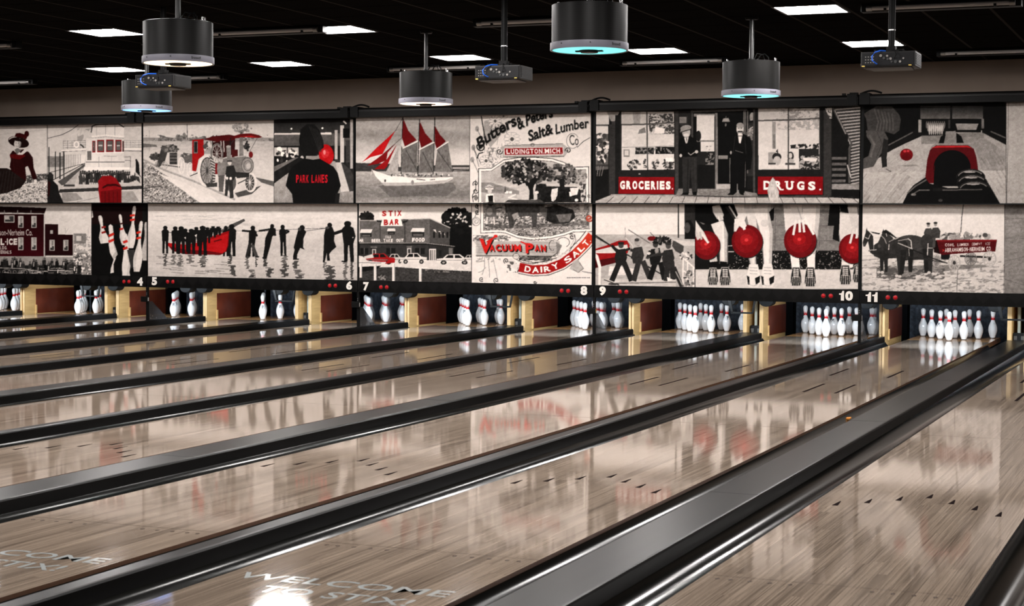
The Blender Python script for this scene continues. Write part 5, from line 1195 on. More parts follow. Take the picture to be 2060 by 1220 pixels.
def pic_horses():
    clip(1734, 400, 2020.5, 605); view(1720, 400, 5.544)
    vgrad(62, 55, 1668, 700, [(55, 196), (140, 210), (450, 208), (700, 196)])
    line([(1210, 60), (1192, 200), (1175, 450)], 9, 60); line([(160, 440), (900, 430)], 4, 170); line([(60, 690), (500, 650)], 6, 110); line([(60, 640), (460, 630)], 4, 150); line([(680, 360), (682, 420)], 4, 150)
    rect(62, 690, 1668, 1060, 192); grain(box4(62, 680, 1668, 1060), 14, 8, 3, 3); grain(box4(62, 680, 1668, 1060), 0, 8, 3, 4, .62, 130, .7); grain(box4(62, 900, 1668, 1060), 0, 9, 3, 5, .64, 118, .7)
    poly([(230, 830), (520, 900), (800, 830), (1100, 800), (1560, 755), (1400, 735), (860, 740), (380, 760)], 84, .6); grain(box4(240, 750, 1000, 900), 0, 8, 4, 5, .5, 66, .7)
    line([(1145, 800), (1135, 1050)], 5, 60)
    poly([(940, 440), (980, 395), (1060, 385), (1160, 378), (1240, 390), (1350, 392), (1480, 420), (1540, 455), (940, 460)], 176); foliage(1230, 425, 280, 34, 120, 24, [210, 120, 190, 80, 150], 5)
    # wagon
    line([(1175, 640), (1520, 655)], 22, 30); rect(960, 600, 1060, 680, 26)
    wheel(910, 690, 50, 66, 9, 150, 12, 5); ell(910, 690, 42, 56, 60, .4); wheel(1292, 672, 64, 70, 10, 110, 12, 5); ell(1292, 672, 54, 60, 50, .35)
    poly([(905, 460), (1585, 456), (1565, 590), (1300, 602), (965, 628), (935, 600)], (92, 20, 24)); poly([(905, 460), (1585, 456), (1578, 476), (910, 478)], (128, 26, 30)); grain(box4(905, 456, 1585, 625), 8, 10, 5, 6); poly([(870, 470), (910, 462), (950, 620), (880, 600)], (30, 14, 14))
    spaced('COAL', [(1003, 500), (1110, 500), (1108, 530), (1004, 532)], 214, .03); spaced('LUMBER', [(1142, 500), (1270, 495), (1270, 525), (1142, 530)], 206, .03); spaced('CEMENT', [(1302, 494), (1414, 490), (1414, 518), (1302, 522)], 196, .02); spaced('ICE', [(1456, 490), (1508, 486), (1508, 514), (1456, 516)], 180, .02)
    spaced('ABRAHAMSON-NERHEIM CO.', [(1003, 552), (1520, 534), (1520, 578), (1003, 598)], 212, .03)
    text('>', [(975, 565), (998, 562), (998, 590), (975, 592)], (200, 70, 60), .03)
    wheel(1108, 715, 62, 82, 15, 168, 12, 8); ell(1108, 715, 18, 22, 60); wheel(1500, 672, 70, 82, 15, 168, 12, 8); ell(1500, 672, 18, 22, 60)
    # men
    for x, y, c in ((818, 270, 66), (898, 262, 60)):
        ell(x, y+24, 18, 24, 140); ell(x, y+8, 22, 12, 40); poly([(x-30, y+62), (x+30, y+58), (x+56, y+100), (x+46, y+180), (x-40, y+180), (x-50, y+110)], c)
    poly([(855, 440), (900, 430), (895, 540), (865, 560)], 76); ell(822, 425, 14, 10, 200)
    # far and near horse
    horse(85, 350, 420, 560, 44); 
    for a in ((300, 600, 300, 820), (345, 600, 348, 820)): poly([(a[0]-28, a[1]), (a[0]+24, a[1]), (a[2]+16, a[3]), (a[2]-16, a[3])], 40)
    horse(250, 365, 615, 560, 52); ell(620, 500, 180, 95, 60); ell(800, 480, 70, 85, 52); ell(500, 540, 90, 100, 46); grain(box4(430, 420, 860, 620), 10, 9, 6, 4)
    for a in ((490, 580, 505, 860, 46), (545, 570, 520, 840, 34), (620, 560, 618, 820, 32), (790, 560, 795, 830, 34), (840, 540, 840, 830, 46)): poly([(a[0]-36, a[1]), (a[0]+34, a[1]), (a[2]+20, a[3]), (a[2]-20, a[3])], a[4])
    for x, y in ((265, 820), (305, 822), (465, 860), (500, 868), (825, 825)): ell(x, y, 20, 15, 190)
    for a in ([(480, 490), (620, 560), (880, 670), (1030, 720)],): line(a, 13, 30)
    line([(480, 495), (640, 560)], 9, 190); line([(590, 445), (625, 470), (632, 550)], 9, 200); line([(600, 560), (605, 640)], 6, 170); line([(815, 500), (808, 630)], 9, 200); line([(810, 550), (865, 552)], 7, 190); line([(480, 470), (590, 450)], 6, 180); line([(380, 480), (480, 430)], 8, 150)
    line([(155, 580), (260, 590), (430, 625), (760, 670), (870, 690)], 14, 44); line([(160, 575), (240, 570)], 8, 170); line([(860, 690), (1030, 720)], 10, 60)
    line([(280, 400), (330, 450), (350, 500)], 6, 180); line([(110, 430), (150, 450), (170, 400)], 6, 190); ell(105, 515, 14, 18, 70); ell(270, 530, 16, 20, 76); line([(380, 510), (375, 570)], 7, 214); line([(345, 380), (355, 420)], 6, 200)
    poly([(300, 370), (345, 345), (400, 380), (470, 440), (450, 440), (380, 400)], 26); poly([(165, 365), (280, 385), (270, 400), (200, 385)], 28)

CAN[:] = g(12)
for f_ in (pic_woman, pic_ferry, pic_tractor, pic_bowler, pic_ship, pic_poster_top, pic_store, pic_alley, pic_edge_top, pic_coal, pic_pins, pic_lifeboat, pic_bar, pic_poster_low, pic_ropemen, pic_legs, pic_horses, pic_edge_low):
    f_()
# paper and film: a soft edge, mottling and grain over everything
_b = np.pad(CAN, ((1, 1), (1, 1), (0, 0)), mode='edge')
_b = (_b[:-2, 1:-1]+_b[2:, 1:-1]+_b[1:-1, :-2]+_b[1:-1, 2:]+2*_b[1:-1, 1:-1])/6.0
_mid = np.clip(1-np.abs(_b.mean(2)/255.0-0.5)*1.8, 0.05, 1)[..., None]
_n = (_field(CH, CW, 26, 20, 901)-.5)*14+(_field(CH, CW, 7, 6, 902)-.5)*24+(np.random.RandomState(903).rand(CH, CW)-.5)*30
CAN = np.clip(_b+_n[..., None].astype(np.float32)*_mid, 3, 240)
CANL = lin(CAN).astype(np.float32)**1.13*1.14
_sat = (CANL.max(2)-CANL.min(2))/np.maximum(CANL.max(2), 1e-4)
CANL *= (1-0.30*np.clip((_sat-.35)/.5, 0, 1))[..., None]

def ink(u, v):
    x = np.clip((u-U0)*S_-0.5, 0, CW-1.01); y = np.clip((v-V0)*S_-0.5, 0, CH-1.01)
    xi = x.astype(int); yi = y.astype(int); fx = (x-xi)[..., None]; fy = (y-yi)[..., None]
    return CANL[yi, xi]*(1-fx)*(1-fy)+CANL[yi, xi+1]*fx*(1-fy)+CANL[yi+1, xi]*(1-fx)*fy+CANL[yi+1, xi+1]*fx*fy

def printed(name, u0, u1, Y, z0, z1, parent, xlo, xhi, step=1.0):
    """the picture between photograph columns u0..u1, on a fine sheet standing at depth Y"""
    xa = max(xlo, at(u0, 480, Y).x); xb = min(xhi, at(u1, 480, Y).x)
    nx = max(8, int((u1-u0)/step)); nz = max(8, int(165/step*(z1-z0)/1.05))
    X, Z = np.meshgrid(np.linspace(xa, xb, nx+1), np.linspace(z0, z1, nz+1))
    U, Vv = proj(X, Y, Z)
    col = ink(U, Vv).reshape(-1, 3)
    co = np.stack([X.ravel(), np.full(X.size, Y), Z.ravel()], 1).astype(np.float32)
    i = np.arange(nx*nz); r = i//nx; c = i % nx; a = r*(nx+1)+c
    quads = np.stack([a, a+1, a+nx+2, a+nx+1], 1).astype(np.int32)
    me = bpy.data.meshes.new(name)
    me.vertices.add(len(co)); me.vertices.foreach_set('co', co.ravel())
    me.loops.add(quads.size); me.loops.foreach_set('vertex_index', quads.ravel())
    me.polygons.add(len(quads)); me.polygons.foreach_set('loop_start', np.arange(0, quads.size, 4, dtype=np.int32))
    me.polygons.foreach_set('loop_total', np.full(len(quads), 4, np.int32))
    me.update(calc_edges=True)
    at_ = me.color_attributes.new('ink', 'FLOAT_COLOR', 'POINT')
    at_.data.foreach_set('color', np.concatenate([col, np.ones((len(col), 1))], 1).astype(np.float32).ravel())
    me.materials.append(MT['print'])
    o = bpy.data.objects.new(name, me); C.objects.link(o); o.parent = parent
    return o
# ------------------------------------------------------------------ the hall
XL, XR, YF, YB = -24.0, 9.0, -27.0, 2.4
struct('floor', MB().box(XL, YF, -0.22, XR, YB, -0.14), MT['floor'])
struct('ceiling', MB().box(XL, YF, CEIL_Z, XR, YB, CEIL_Z+0.08), MT['ceiling'])
struct('wall_back', MB().box(XL, -1.80, 1.9, XR, -1.66, CEIL_Z), MT['wall'])
struct('wall_rear', MB().box(XL, YB, -0.22, XR, YB+0.1, CEIL_Z), MT['black'])
struct('wall_left', MB().box(XL-0.1, YF, -0.22, XL, YB, CEIL_Z), MT['wall'])
struct('wall_right', MB().box(XR, YF, -0.22, XR+0.1, YB, CEIL_Z), MT['wall'])
struct('wall_front', MB().box(XL, YF-0.1, -0.22, XR, YF, CEIL_Z), MT['wall'])

# ------------------------------------------------------------------ lamps of the ceiling
LX = [1.322-2.4384*k for k in range(-2, 7)]
LY = [-4.05, -7.10]
place_words = {(0, 2): 'rightmost of the row nearest the wall, behind the right projector', (0, 3): 'second from right in the row nearest the wall', (0, 4): 'left of the middle projector', (0, 5): 'right of the leftmost projector, nearest row to the wall', (0, 6): 'low at upper left, touching the leftmost projector',
               (1, 2): 'big one at upper right, highest in the picture', (1, 3): 'mostly hidden behind the largest drum lamp', (1, 4): 'right of the long tube at upper left', (1, 5): 'largest at upper left beside the warm drum'}
def light_panel(x, y, label):
    t = thing('ceiling_light', label, 'light', (x, y, CEIL_Z), 'square ceiling light panels')
    f = MB()
    for a in ((-.305, -.305, .305, -.28), (-.305, .28, .305, .305), (-.305, -.28, -.28, .28), (.28, -.28, .305, .28)):
        f.box(a[0], a[1], -0.008, a[2], a[3], -0.0005)
    obj('frame', f, MT['panel_frame'], t)
    obj('diffuser', MB().box(-.28, -.28, -0.005, .28, .28, -0.001), MT['panel_light'], t)
for j, y in enumerate(LY):
    for i, x in enumerate(LX):
        if (j, i) in place_words:
            light_panel(x, -7.66 if (j, i) == (1, 5) else y, 'square white ceiling light panel, '+place_words[(j, i)])
# the same lamps go on over the rest of the hall, out of the photograph
def hall_lamp(x, y):
    ld = bpy.data.lights.new('hall_lamp', 'AREA'); ld.shape = 'SQUARE'; ld.size = 0.56
    ld.energy = PANEL_POWER*math.pi*0.56*0.56; ld.color = (1.0, 0.955, 0.93)
    o = bpy.data.objects.new('hall_lamp', ld); C.objects.link(o); o.location = (x, y, CEIL_Z-0.006)
for j, y in enumerate([-4.05-3.048*k for k in range(0, 5)]):
    for i, x in enumerate(LX):
        if j > 1 or (j, i) not in place_words:
            if x > -13 and x < 5 and (j < 2 or -1 > x-5): hall_lamp(x, y)

# unlit black-light tubes in black battens under the ceiling
def batten(xa, xb, y, label):
    t = thing('tube_fixture', label, 'light fixture', ((xa+xb)/2, y, CEIL_Z), 'unlit tube fixtures on the ceiling')
    h = (xb-xa)/2
    obj('batten', MB().box(-h-.10, .01, -.075, h+.10, .12, -.0005), MT['fixture'], t, bevel=.004)
    obj('tube', MB().tube([(-h, 0, -.047), (h, 0, -.047)], .020, 12), MT['tube'], t, smooth=True)
    for s in (-1, 1):
        obj('end_cap', MB().tube([(s*h, 0, -.047), (s*(h+.05), 0, -.047)], .024, 12), MT['tube_cap'], t, smooth=True)
        obj('clip', MB().box(s*h*.8-.012, -.024, -.072, s*h*.8+.012, .02, -.05), MT['fixture'], t)
batten(-4.82, -3.62, -7.52, 'long unlit tube fixture left of the bright panel, upper left')
batten(-1.81, -0.70, -7.45, 'unlit tube fixture ending behind the largest drum lamp')
batten(-1.75, -0.63, -3.23, 'unlit tube fixture between the two cyan drum lamps')
batten(1.92, 3.10, -7.34, 'unlit tube fixture at the top right corner')
batten(1.96, 3.14, -3.17, 'unlit tube fixture right of the right projector')
batten(-8.75, -7.56, -7.30, 'unlit tube fixture at the left edge, upper one of two')
batten(-11.65, -10.49, -3.25, 'unlit tube fixture at the left edge, lower one of two')
batten(-8.66, -7.51, -3.11, 'unlit tube fixture passing behind the leftmost projector')
batten(-4.78, -3.64, -3.36, 'unlit tube fixture passing behind the middle drum lamp')

# drum pendants
def pendant(x, y, led, label, rot):
    t = thing('drum_pendant', label, 'pendant lamp', (x, y, 2.70), 'black drum pendants')
    obj('drum', MB().lathe([(.2715, .052), (.2725, .322), (.262, .326), (.05, .326)], 64), MT['drum'], t, smooth=True)
    obj('rim', MB().lathe([(.266, .002), (.280, 0), (.2815, .004), (.2810, .052), (.272, .054)], 64, cap0=False, cap1=False), MT['rim'], t, smooth=True)
    ring_ = MB().lathe([(.075, .004), (.075, .0035), (.266, .0035), (.266, .006)], 64, cap0=False, cap1=False)
    obj('light_ring', ring_, LED[led], t)
    hub = MB().lathe([(.012, -.016), (.06, -.014), (.072, .006), (.072, .03)], 32)
    hub.box(-.10, -.018, -.006, .10, .018, .004)
    hb = obj('hub', hub, MT['black_gloss'], t, smooth=True); hb.rotation_euler.z = rot
    st = MB().tube([(0, 0, .348), (0, 0, CEIL_Z-2.70-.0005)], .021, 14)
    obj('stem', st, MT['stem'], t, smooth=True)
    obj('canopy', MB().lathe([(.06, CEIL_Z-2.70-.018), (.065, CEIL_Z-2.70-.0005)], 24), MT['stem_black'], t, smooth=True)
    br = MB().box(-.075, -.03, 0.327, .075, .03, 0.340)
    for sx in (-.06, .06): br.tube([(sx, 0, 0.338), (sx, 0, 0.356)], .011, 8)
    br.tube([(0, 0, 0.333), (0, 0, 0.358)], .034, 12)
    obj('mount', br, MT['dark_metal'], t, smooth=True)
    for s in (-1, 1):
        p = [(s*.235, -.02, 0.326), (s*.235, -.02, 0.353), (s*.235, .02, 0.353), (s*.235, .02, 0.326)]
        obj('handle', MB().tube(p, .007, 8), MT['steel'], t, smooth=True)
    cp = [(.05, .03, 0.333), (.075, .04, 0.388), (.12, .04, 0.403), (.16, .02, 0.368), (.17, 0, 0.328)]
    obj('cable', MB().tube(cp, .006, 6), MT['stem_black'], t, smooth=True)
    cp = [(.03, .0, 0.358), (.05, .02, 0.408), (.10, .05, 0.398), (.12, .07, 0.330)]
    obj('cable', MB().tube(cp, .005, 6), MT['stem_black'], t, smooth=True)
    # maker's name printed on the rim
    V, Fc = glyphs('Brunswick', .03)
    x0, y0 = V.min(0); x1, y1 = V.max(0); mb = MB()
    for p in V:
        a = -math.pi/2+.95+(p[0]-x0)/(x1-x0)*.30; r_ = .2822
        mb.v.append((r_*math.cos(a), r_*math.sin(a), .018+(p[1]-y0)/(y1-y0)*.022))
    mb.f = list(Fc); mb.m = [0]*len(Fc)
    obj('brand_mark', mb, MT['brand'], t)
    for a in (-2.0, -1.2, -.35):
        scr = MB().box(.281*math.cos(a)-.004, .281*math.sin(a)-.004, .03, .281*math.cos(a)+.004, .281*math.sin(a)+.004, .038)
        obj('rim_screw', scr, MT['brand'], t)
    return t
pendant(-2.79, -11.2, 'warm', 'large black drum pendant at upper left, glowing warm white', .4)
pendant(-6.22, -6.61, 'blue', 'black drum pendant glowing blue, behind the leftmost projector', .4)
pendant(-2.80, -6.61, 'peach', 'black drum pendant above the schooner picture, glowing peach white', .4)
pendant(0.61, -11.1, 'cyan', 'largest black drum pendant, cut by the top edge, glowing cyan', .1)
pendant(0.65, -6.65, 'aqua', 'black drum pendant above the grocery store picture, glowing cyan', .1)

# ceiling projectors
def projector(x, y, label, z=2.70):
    t = thing('ceiling_projector', label, 'projector', (x, y, z), 'ceiling projectors')
    w_, l_, h_ = .42, .30, .118
    case = MB(); case.prism([(-w_/2, .0), (w_/2, 0), (w_/2, h_), (-w_/2, h_)], 'y', 0.006, l_)
    case.cur = 1; case.prism([(-w_/2+.03, .02), (w_/2-.03, .02), (w_/2-.05, l_-.02), (-w_/2+.05, l_-.02)], 'z', -.012, .001)
    obj('case', case, [MT['projector'], MT['projector_under']], t, bevel=.008)
    bk = obj('back_panel', MB().box(-w_/2+.012, 0.0, .012, w_/2-.012, .010, h_-.012), MT['projector_back'], t)
    kp = MB()
    for i in range(3):
        for j in range(4): kp.box(-w_/2+.035+j*.02, -.003, .03+i*.022, -w_/2+.043+j*.02, .001, .037+i*.022)
    obj('keypad', kp, MT['port'], bk)
    for k, (px, pz, r) in enumerate(((-.055, .085, .011), (-.03, .066, .010), (-.005, .082, .008), (.0, .058, .009), (.022, .06, .010), (.06, .036, .012), (.095, .036, .009), (.03, .036, .008), (.12, .06, .007))):
        obj('port', MB().tube([(px, -.005, pz), (px, .002, pz)], r, 12), MT['port'] if k % 2 == 0 else MT['grille'], bk, smooth=True)
    gr = MB().box(w_/2-.001, .03, .014, w_/2+.003, l_-.03, h_-.014)
    g_ = obj('side_grille', gr, MT['grille'], t)
    sl = MB()
    for k in range(7): sl.box(w_/2+.003, .034, .02+k*.0125, w_/2+.006, l_-.034, .0235+k*.0125)
    obj('slat', sl, MT['projector'], g_)
    obj('lens', MB().tube([(.08, l_-.01, .06), (.08, l_+.035, .06)], .04, 20), MT['lens'], t, smooth=True)
    mt_ = MB().box(-.07, .09, h_, .07, .22, h_+.018).box(-.035, .12, h_+.018, .035, .19, h_+.05)
    for a in ((-.11, .05), (.11, .05), (-.11, .25), (.11, .25)): mt_.tube([(a[0]*.4, .15, h_+.022), (a[0], a[1], h_+.012)], .010, 6)
    obj('mount', mt_, MT['stem_black'], t)
    top = CEIL_Z-z
    obj('pole', MB().tube([(0, .155, h_+.045), (0, .155, top-.0005)], .027, 16), MT['stem_black'], t, smooth=True)
    obj('pole_joint', MB().tube([(0, .155, h_+.175), (0, .155, h_+.183)], .0285, 16), MT['steel'], t, smooth=True)
    c = [(-.03, .12, h_+.014), (-.06, .0, h_+.006), (-.095, -.03, h_-.01), (-.115, -.045, h_-.04), (-.11, -.045, h_-.075), (-.09, -.02, .025), (-.085, .002, .022)]
    obj('blue_cable', MB().tube(c, .0055, 8), MT['blue_cable'], t, smooth=True)
    c = [(.02, .1, h_+.02), (.05, -.01, h_+.01), (.07, -.03, h_-.03), (.05, .0, .06)]
    obj('black_cable', MB().tube(c, .004, 6), MT['stem_black'], t, smooth=True)
    for k, a in enumerate(((-.2, .012), (.16, .02))):
        obj('sticker', MB().box(a[0], -.001, .003+k*.001, a[0]+.022, .006, .010), MT['yellow'], t)
projector(-0.93, -9.15, 'grey ceiling projector with blue cable on a black pole, centre')
projector(2.41, -9.27, 'grey ceiling projector hanging at the right, in front of a light panel')
projector(-4.27, -9.35, 'leftmost ceiling projector, hanging under the warm drum pendant')

# ------------------------------------------------------------------ masking: boards, screens and their housings
BND = {10: .8045, 8: -2.6155, 6: -6.034, 4: -9.4495, 2: -12.87, 12: 4.222}
def lower_unit(la, prints, nums, label):
    x0, x1 = BND[la-1]+.004, BND[la+1]-.004
    t = thing('masking_unit', label, 'masking panel', ((x0+x1)/2, MASK_Y, .535), 'lower masking panels')
    ox = -(x0+x1)/2; P = lambda mb: mb
    def shift(o): o.location = (ox, -MASK_Y, -.535)
    b = obj('board', MB().box(x0, MASK_Y+.004, .70, x1, MASK_Y+.04, 1.77), MT['black'], t); shift(b)
    s = obj('number_strip', MB().box(x0, MASK_Y-.022, .537, x1, MASK_Y+.03, .697), MT['strip'], t); shift(s)
    for u0, u1 in prints:
        p = printed('printed_picture', u0, u1, MASK_Y, .697, 1.752, t, x0, x1); shift(p)
    for txt, u, v, wd, h in nums:
        q = at(u, v, MASK_Y-.022)
        n = obj('lane_numeral', letter_mesh(txt, height=h, width=wd, bold=.055), MT['numeral'], t); n.location = (q.x+ox, q.y-MASK_Y-.0005, q.z-.535)
    return t, ox
def lamps(t, ox, pts):
    for u, v in pts:
        q = at(u, v, MASK_Y-.022)
        rm = MB().tube([(0, .002, 0), (0, -.006, 0)], .033, 20)
        a = obj('indicator_lamp', rm, MT['lamp_rim'], t, smooth=True, loc=(q.x+ox, q.y-MASK_Y, q.z-.535))
        dm = MB().lathe([(.027, 0), (.024, .008), (.014, .014), (.001, .016)], 20, cap0=False)
        dm.v = [(p[0], -.006-p[2], p[1]) for p in dm.v]; dm.f = [f[::-1] for f in dm.f]
        obj('lens', dm, MT['red_lamp'], a, smooth=True)
t, ox = lower_unit(11, [(1734.6, 2020.5), (2021, 2330)], [('11', 1753.5, 598, .142, .118)], 'lower masking panel with the horse-drawn coal wagon picture, right of number 11'); lamps(t, ox, [(1786.3, 598.8), (1801.3, 599.2)])
t, ox = lower_unit(9, [(1198, 1398.2), (1398.8, 1727.4)], [('9', 1212.3, 585.7, .088, .118), ('10', 1702, 595.5, .168, .118)], 'lower masking panel with bowling shoes and red balls picture, numbers 9 and 10'); lamps(t, ox, [(1247.3, 587.2), (1260.5, 587.6), (1656.6, 595.5), (1671.5, 595.8)])
t, ox = lower_unit(7, [(721.6, 948.3), (949, 1190.8)], [('7', 736.6, 576.6, .085, .118), ('8', 1174.8, 585, .092, .118)], 'lower masking panel with roadside bar and dairy salt pictures, numbers 7 and 8'); lamps(t, ox, [(766.8, 578), (778.5, 578.2), (1130.2, 585.2), (1143.2, 585.7)])
t, ox = lower_unit(5, [(297.6, 719)], [('5', 310.7, 566, .089, .118), ('6', 702.6, 574.6, .089, .118)], 'lower masking panel with men hauling a red lifeboat, numbers 5 and 6'); lamps(t, ox, [(337.8, 567.2), (348.3, 567.3), (663.8, 575), (675.2, 575.2)])
t, ox = lower_unit(3, [(-25, 183.8), (184.3, 296)], [('4', 281.8, 566.8, .098, .118)], 'lower masking panel with red coal building and tumbling pins picture, number 4'); lamps(t, ox, [(249.9, 567), (260, 567)])

def upper_unit(la, prints, label, hz, hlabel):
    x0, x1 = BND[la-1]+.006, BND[la+1]-.006
    cx = (x0+x1)/2
    t = thing('picture_screen', label, 'screen', (cx, SCREEN_Y, 1.745), 'upper picture screens')
    b = obj('backing', MB().box(x0, SCREEN_Y+.003, 1.750, x1, SCREEN_Y+.03, hz-.001), MT['black'], t, loc=(-cx, -SCREEN_Y, -1.745))
    for u0, u1 in prints:
        p = printed('printed_picture', u0, u1, SCREEN_Y, 1.753, hz-.001, t, x0, x1); p.location = (-cx, -SCREEN_Y, -1.745)
    obj('bottom_bar', MB().box(x0, SCREEN_Y-.012, 1.7385, x1, SCREEN_Y+.03, 1.7495), MT['black_gloss'], t, loc=(-cx, -SCREEN_Y, -1.745))
    h = thing('screen_housing', hlabel, 'screen housing', (cx, -2.1, hz), 'black screen housings')
    prof = [(-.055, 0), (-.055, .105), (-.035, .125), (.165, .125), (.165, 0.055), (.085, .055), (.085, .0)]
    obj('casing', MB().prism(prof, 'x', x0-cx, x1-cx), MT['housing'], h, bevel=.004)
    obj('front_rib', MB().box(x0-cx, -.060, .078, x1-cx, -.054, .092), MT['housing_top'], h)
    for s, xx in ((-1, x0-cx+.07), (1, x1-cx-.07)):
        br = obj('end_bracket', MB().box(xx-.06, -.075, .0005, xx+.06, .10, .140), MT['black'], h, bevel=.004)
    cb = [(x0-cx+.02+.02*k, .0, .138+.03*math.sin(math.pi*k/12)) for k in range(13)]
    obj('cable_hump', MB().tube(cb, .012, 8), MT['black'], h, smooth=True)
    obj('lug', MB().box(x1-cx-.20, -.02, .125, x1-cx-.16, .03, .150).box(x1-cx-.11, -.02, .14, x1-cx-.01, .03, .158), MT['black'], h)
upper_unit(11, [(1734.5, 2023.5), (2024.2, 2330)], 'upper picture screen showing a bowler and red ball return', 2.925, 'black screen housing over the bowler and ball return picture')
upper_unit(9, [(1197.3, 1731)], 'upper picture screen showing two men outside a grocery and drug store', 2.918, 'black screen housing over the grocery store picture')
upper_unit(7, [(715.5, 944.5), (945, 1188.5)], 'upper picture screen showing a red-sailed schooner and salt company lettering', 2.900, 'black screen housing over the schooner picture')
upper_unit(5, [(288.4, 550.9), (551.4, 711)], 'upper picture screen showing a steam tractor and woman in black bowling shirt', 2.893, 'black screen housing over the steam tractor picture')
upper_unit(3, [(-25, 95.3), (95.8, 285.2)], 'upper picture screen showing a seated woman and a white ferry', 2.886, 'black screen housing over the ferry picture, far left')

# ------------------------------------------------------------------ lanes, gutters, division caps
NTH = {11: 'rightmost', 10: 'second', 9: 'third', 8: 'fourth', 7: 'fifth', 6: 'sixth', 5: 'seventh', 4: 'eighth', 3: 'ninth', 2: 'tenth'}
def rack(l): return 'rack beyond the right edge' if l == 12 else 'rightmost rack' if l == 11 else NTH[l]+' rack from the right'
LANE_Y0, DECK_Y0, DECK_Y1 = -18.29, -0.10, 1.05
BW = 1.0668/39
def lane_proto():
    t = thing('bowling_lane', 'lane', 'bowling lane', (0, 0, 0), 'bowling lanes')
    mb = MB()
    # the edges of the slab show their wood
    mb.box(-HALF, LANE_Y0, -.06, HALF, DECK_Y0, 0)
    mb.m = [0, 0, 0, 1, 0, 1]
    obj('lane_surface', mb, [MT['lane'], MT['lane_edge']], t)
    obj('pin_deck', MB().box(-HALF, DECK_Y0, -.06, HALF, DECK_Y1, 0), MT['deck'], t)
    for s in (-1, 1):
        obj('side_channel', MB().box(min(s*.537, s*.750), -.37, -.12, max(s*.537, s*.750), DECK_Y1, -.085), MT['gutter'], t)
    for k, dy in ((-15, -.45), (-10, -.30), (-5, -.15), (0, 0), (5, -.15), (10, -.30), (15, -.45)):
        y = -13.41+dy; x = k*BW
        m_ = MB(); m_.poly([(x-.016, y-.075, .0006), (x+.016, y-.075, .0006), (x+.003, y+.075, .0006), (x-.003, y+.075, .0006)])
        obj('arrow', m_, MT['mark'], t)
    for k in (-17, -15, -12, -9, -6, 6, 9, 12, 15, 17):
        m_ = MB(); m_.poly([(k*BW+.010*math.cos(a*.524), -15.995+.013*math.sin(a*.524), .0006) for a in range(12)])
        obj('dot', m_, MT['dot'], t)
    for x, ya, yb in ((-.145, -7.84, -6.96), (.135, -7.84, -6.93), (-.288, -6.03, -5.12), (.273, -6.05, -5.14)):
        m_ = MB(); m_.poly([(x-.013, ya, .0006), (x+.013, ya, .0006), (x+.013, yb, .0006), (x-.013, yb, .0006)])
        obj('range_mark', m_, MT['mark'], t)
    return t
def seam(t):
    for y in (-15.93, -4.72, -10.6):
        m_ = MB(); m_.poly([(-HALF, y-.002, .0004), (HALF, y-.002, .0004), (HALF, y+.002, .0004), (-HALF, y+.002, .0004)])
        obj('seam', m_, MT['dot'], t)
proto = lane_proto(); seam(proto)
LBL = {12: 'grey wood lane filling the lower right corner, with seven black arrows in view',
       11: 'grey wood lane leading to the rightmost rack, WELCOME lettering at its near end',
       10: 'grey wood lane leading to the second rack, faint lettering at the lower left edge'}
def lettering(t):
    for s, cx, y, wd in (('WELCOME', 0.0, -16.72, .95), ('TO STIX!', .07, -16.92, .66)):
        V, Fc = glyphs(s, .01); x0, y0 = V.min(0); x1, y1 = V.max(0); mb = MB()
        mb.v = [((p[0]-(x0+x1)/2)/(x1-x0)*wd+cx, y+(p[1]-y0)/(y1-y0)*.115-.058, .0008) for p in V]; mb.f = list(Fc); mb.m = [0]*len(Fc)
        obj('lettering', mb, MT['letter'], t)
for l in range(12, 1, -1):
    t = proto if l == 12 else clone(proto)
    t.location = (LANE[l], 0, 0)
    t['label'] = LBL.get(l, 'grey wood bowling lane leading to the '+rack(l))
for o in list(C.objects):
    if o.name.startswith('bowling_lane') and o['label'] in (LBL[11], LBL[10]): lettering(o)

def gutter_mesh(x0, x1, name):
    wd = x1-x0; n = 18; mb = MB()
    R_ = (wd/2)**2/(2*.066)+.033
    pts = [(x0, -.018)]
    for k in range(n+1):
        x = -wd/2+wd*(k+0.0)/n*1.0
        xx = x*.93; pts.append((x0+wd/2+xx, -.022-(math.sqrt(max(0, R_*R_-xx*xx))-(R_-.066))))
    pts.append((x1, -.018))
    mb.sheet(pts, 'y', [LANE_Y0, -12.9, -9.3, -5.6, -2.0, -.375])
    # underside
    mb.sheet([(x1, -.018), (x1, -.12), (x0, -.12), (x0, -.018)], 'y', [LANE_Y0, -.375])
    return mb.mesh(name, [MT['gutter']], True)
CAPW = {'wide': .275, 'narrow': .100}
def cap_outline(a, b):
    h = .055
    return [(a, -.10), (a, h-.012), (a+.004, h-.004), (a+.012, h), (b-.016, h), (b-.006, h-.002), (b, h-.010), (b, -.10)]
lname = {12: 'lane at lower right', 11: 'lane of the rightmost rack'}
def ln(l): return lname.get(l, 'lane of the '+rack(l))
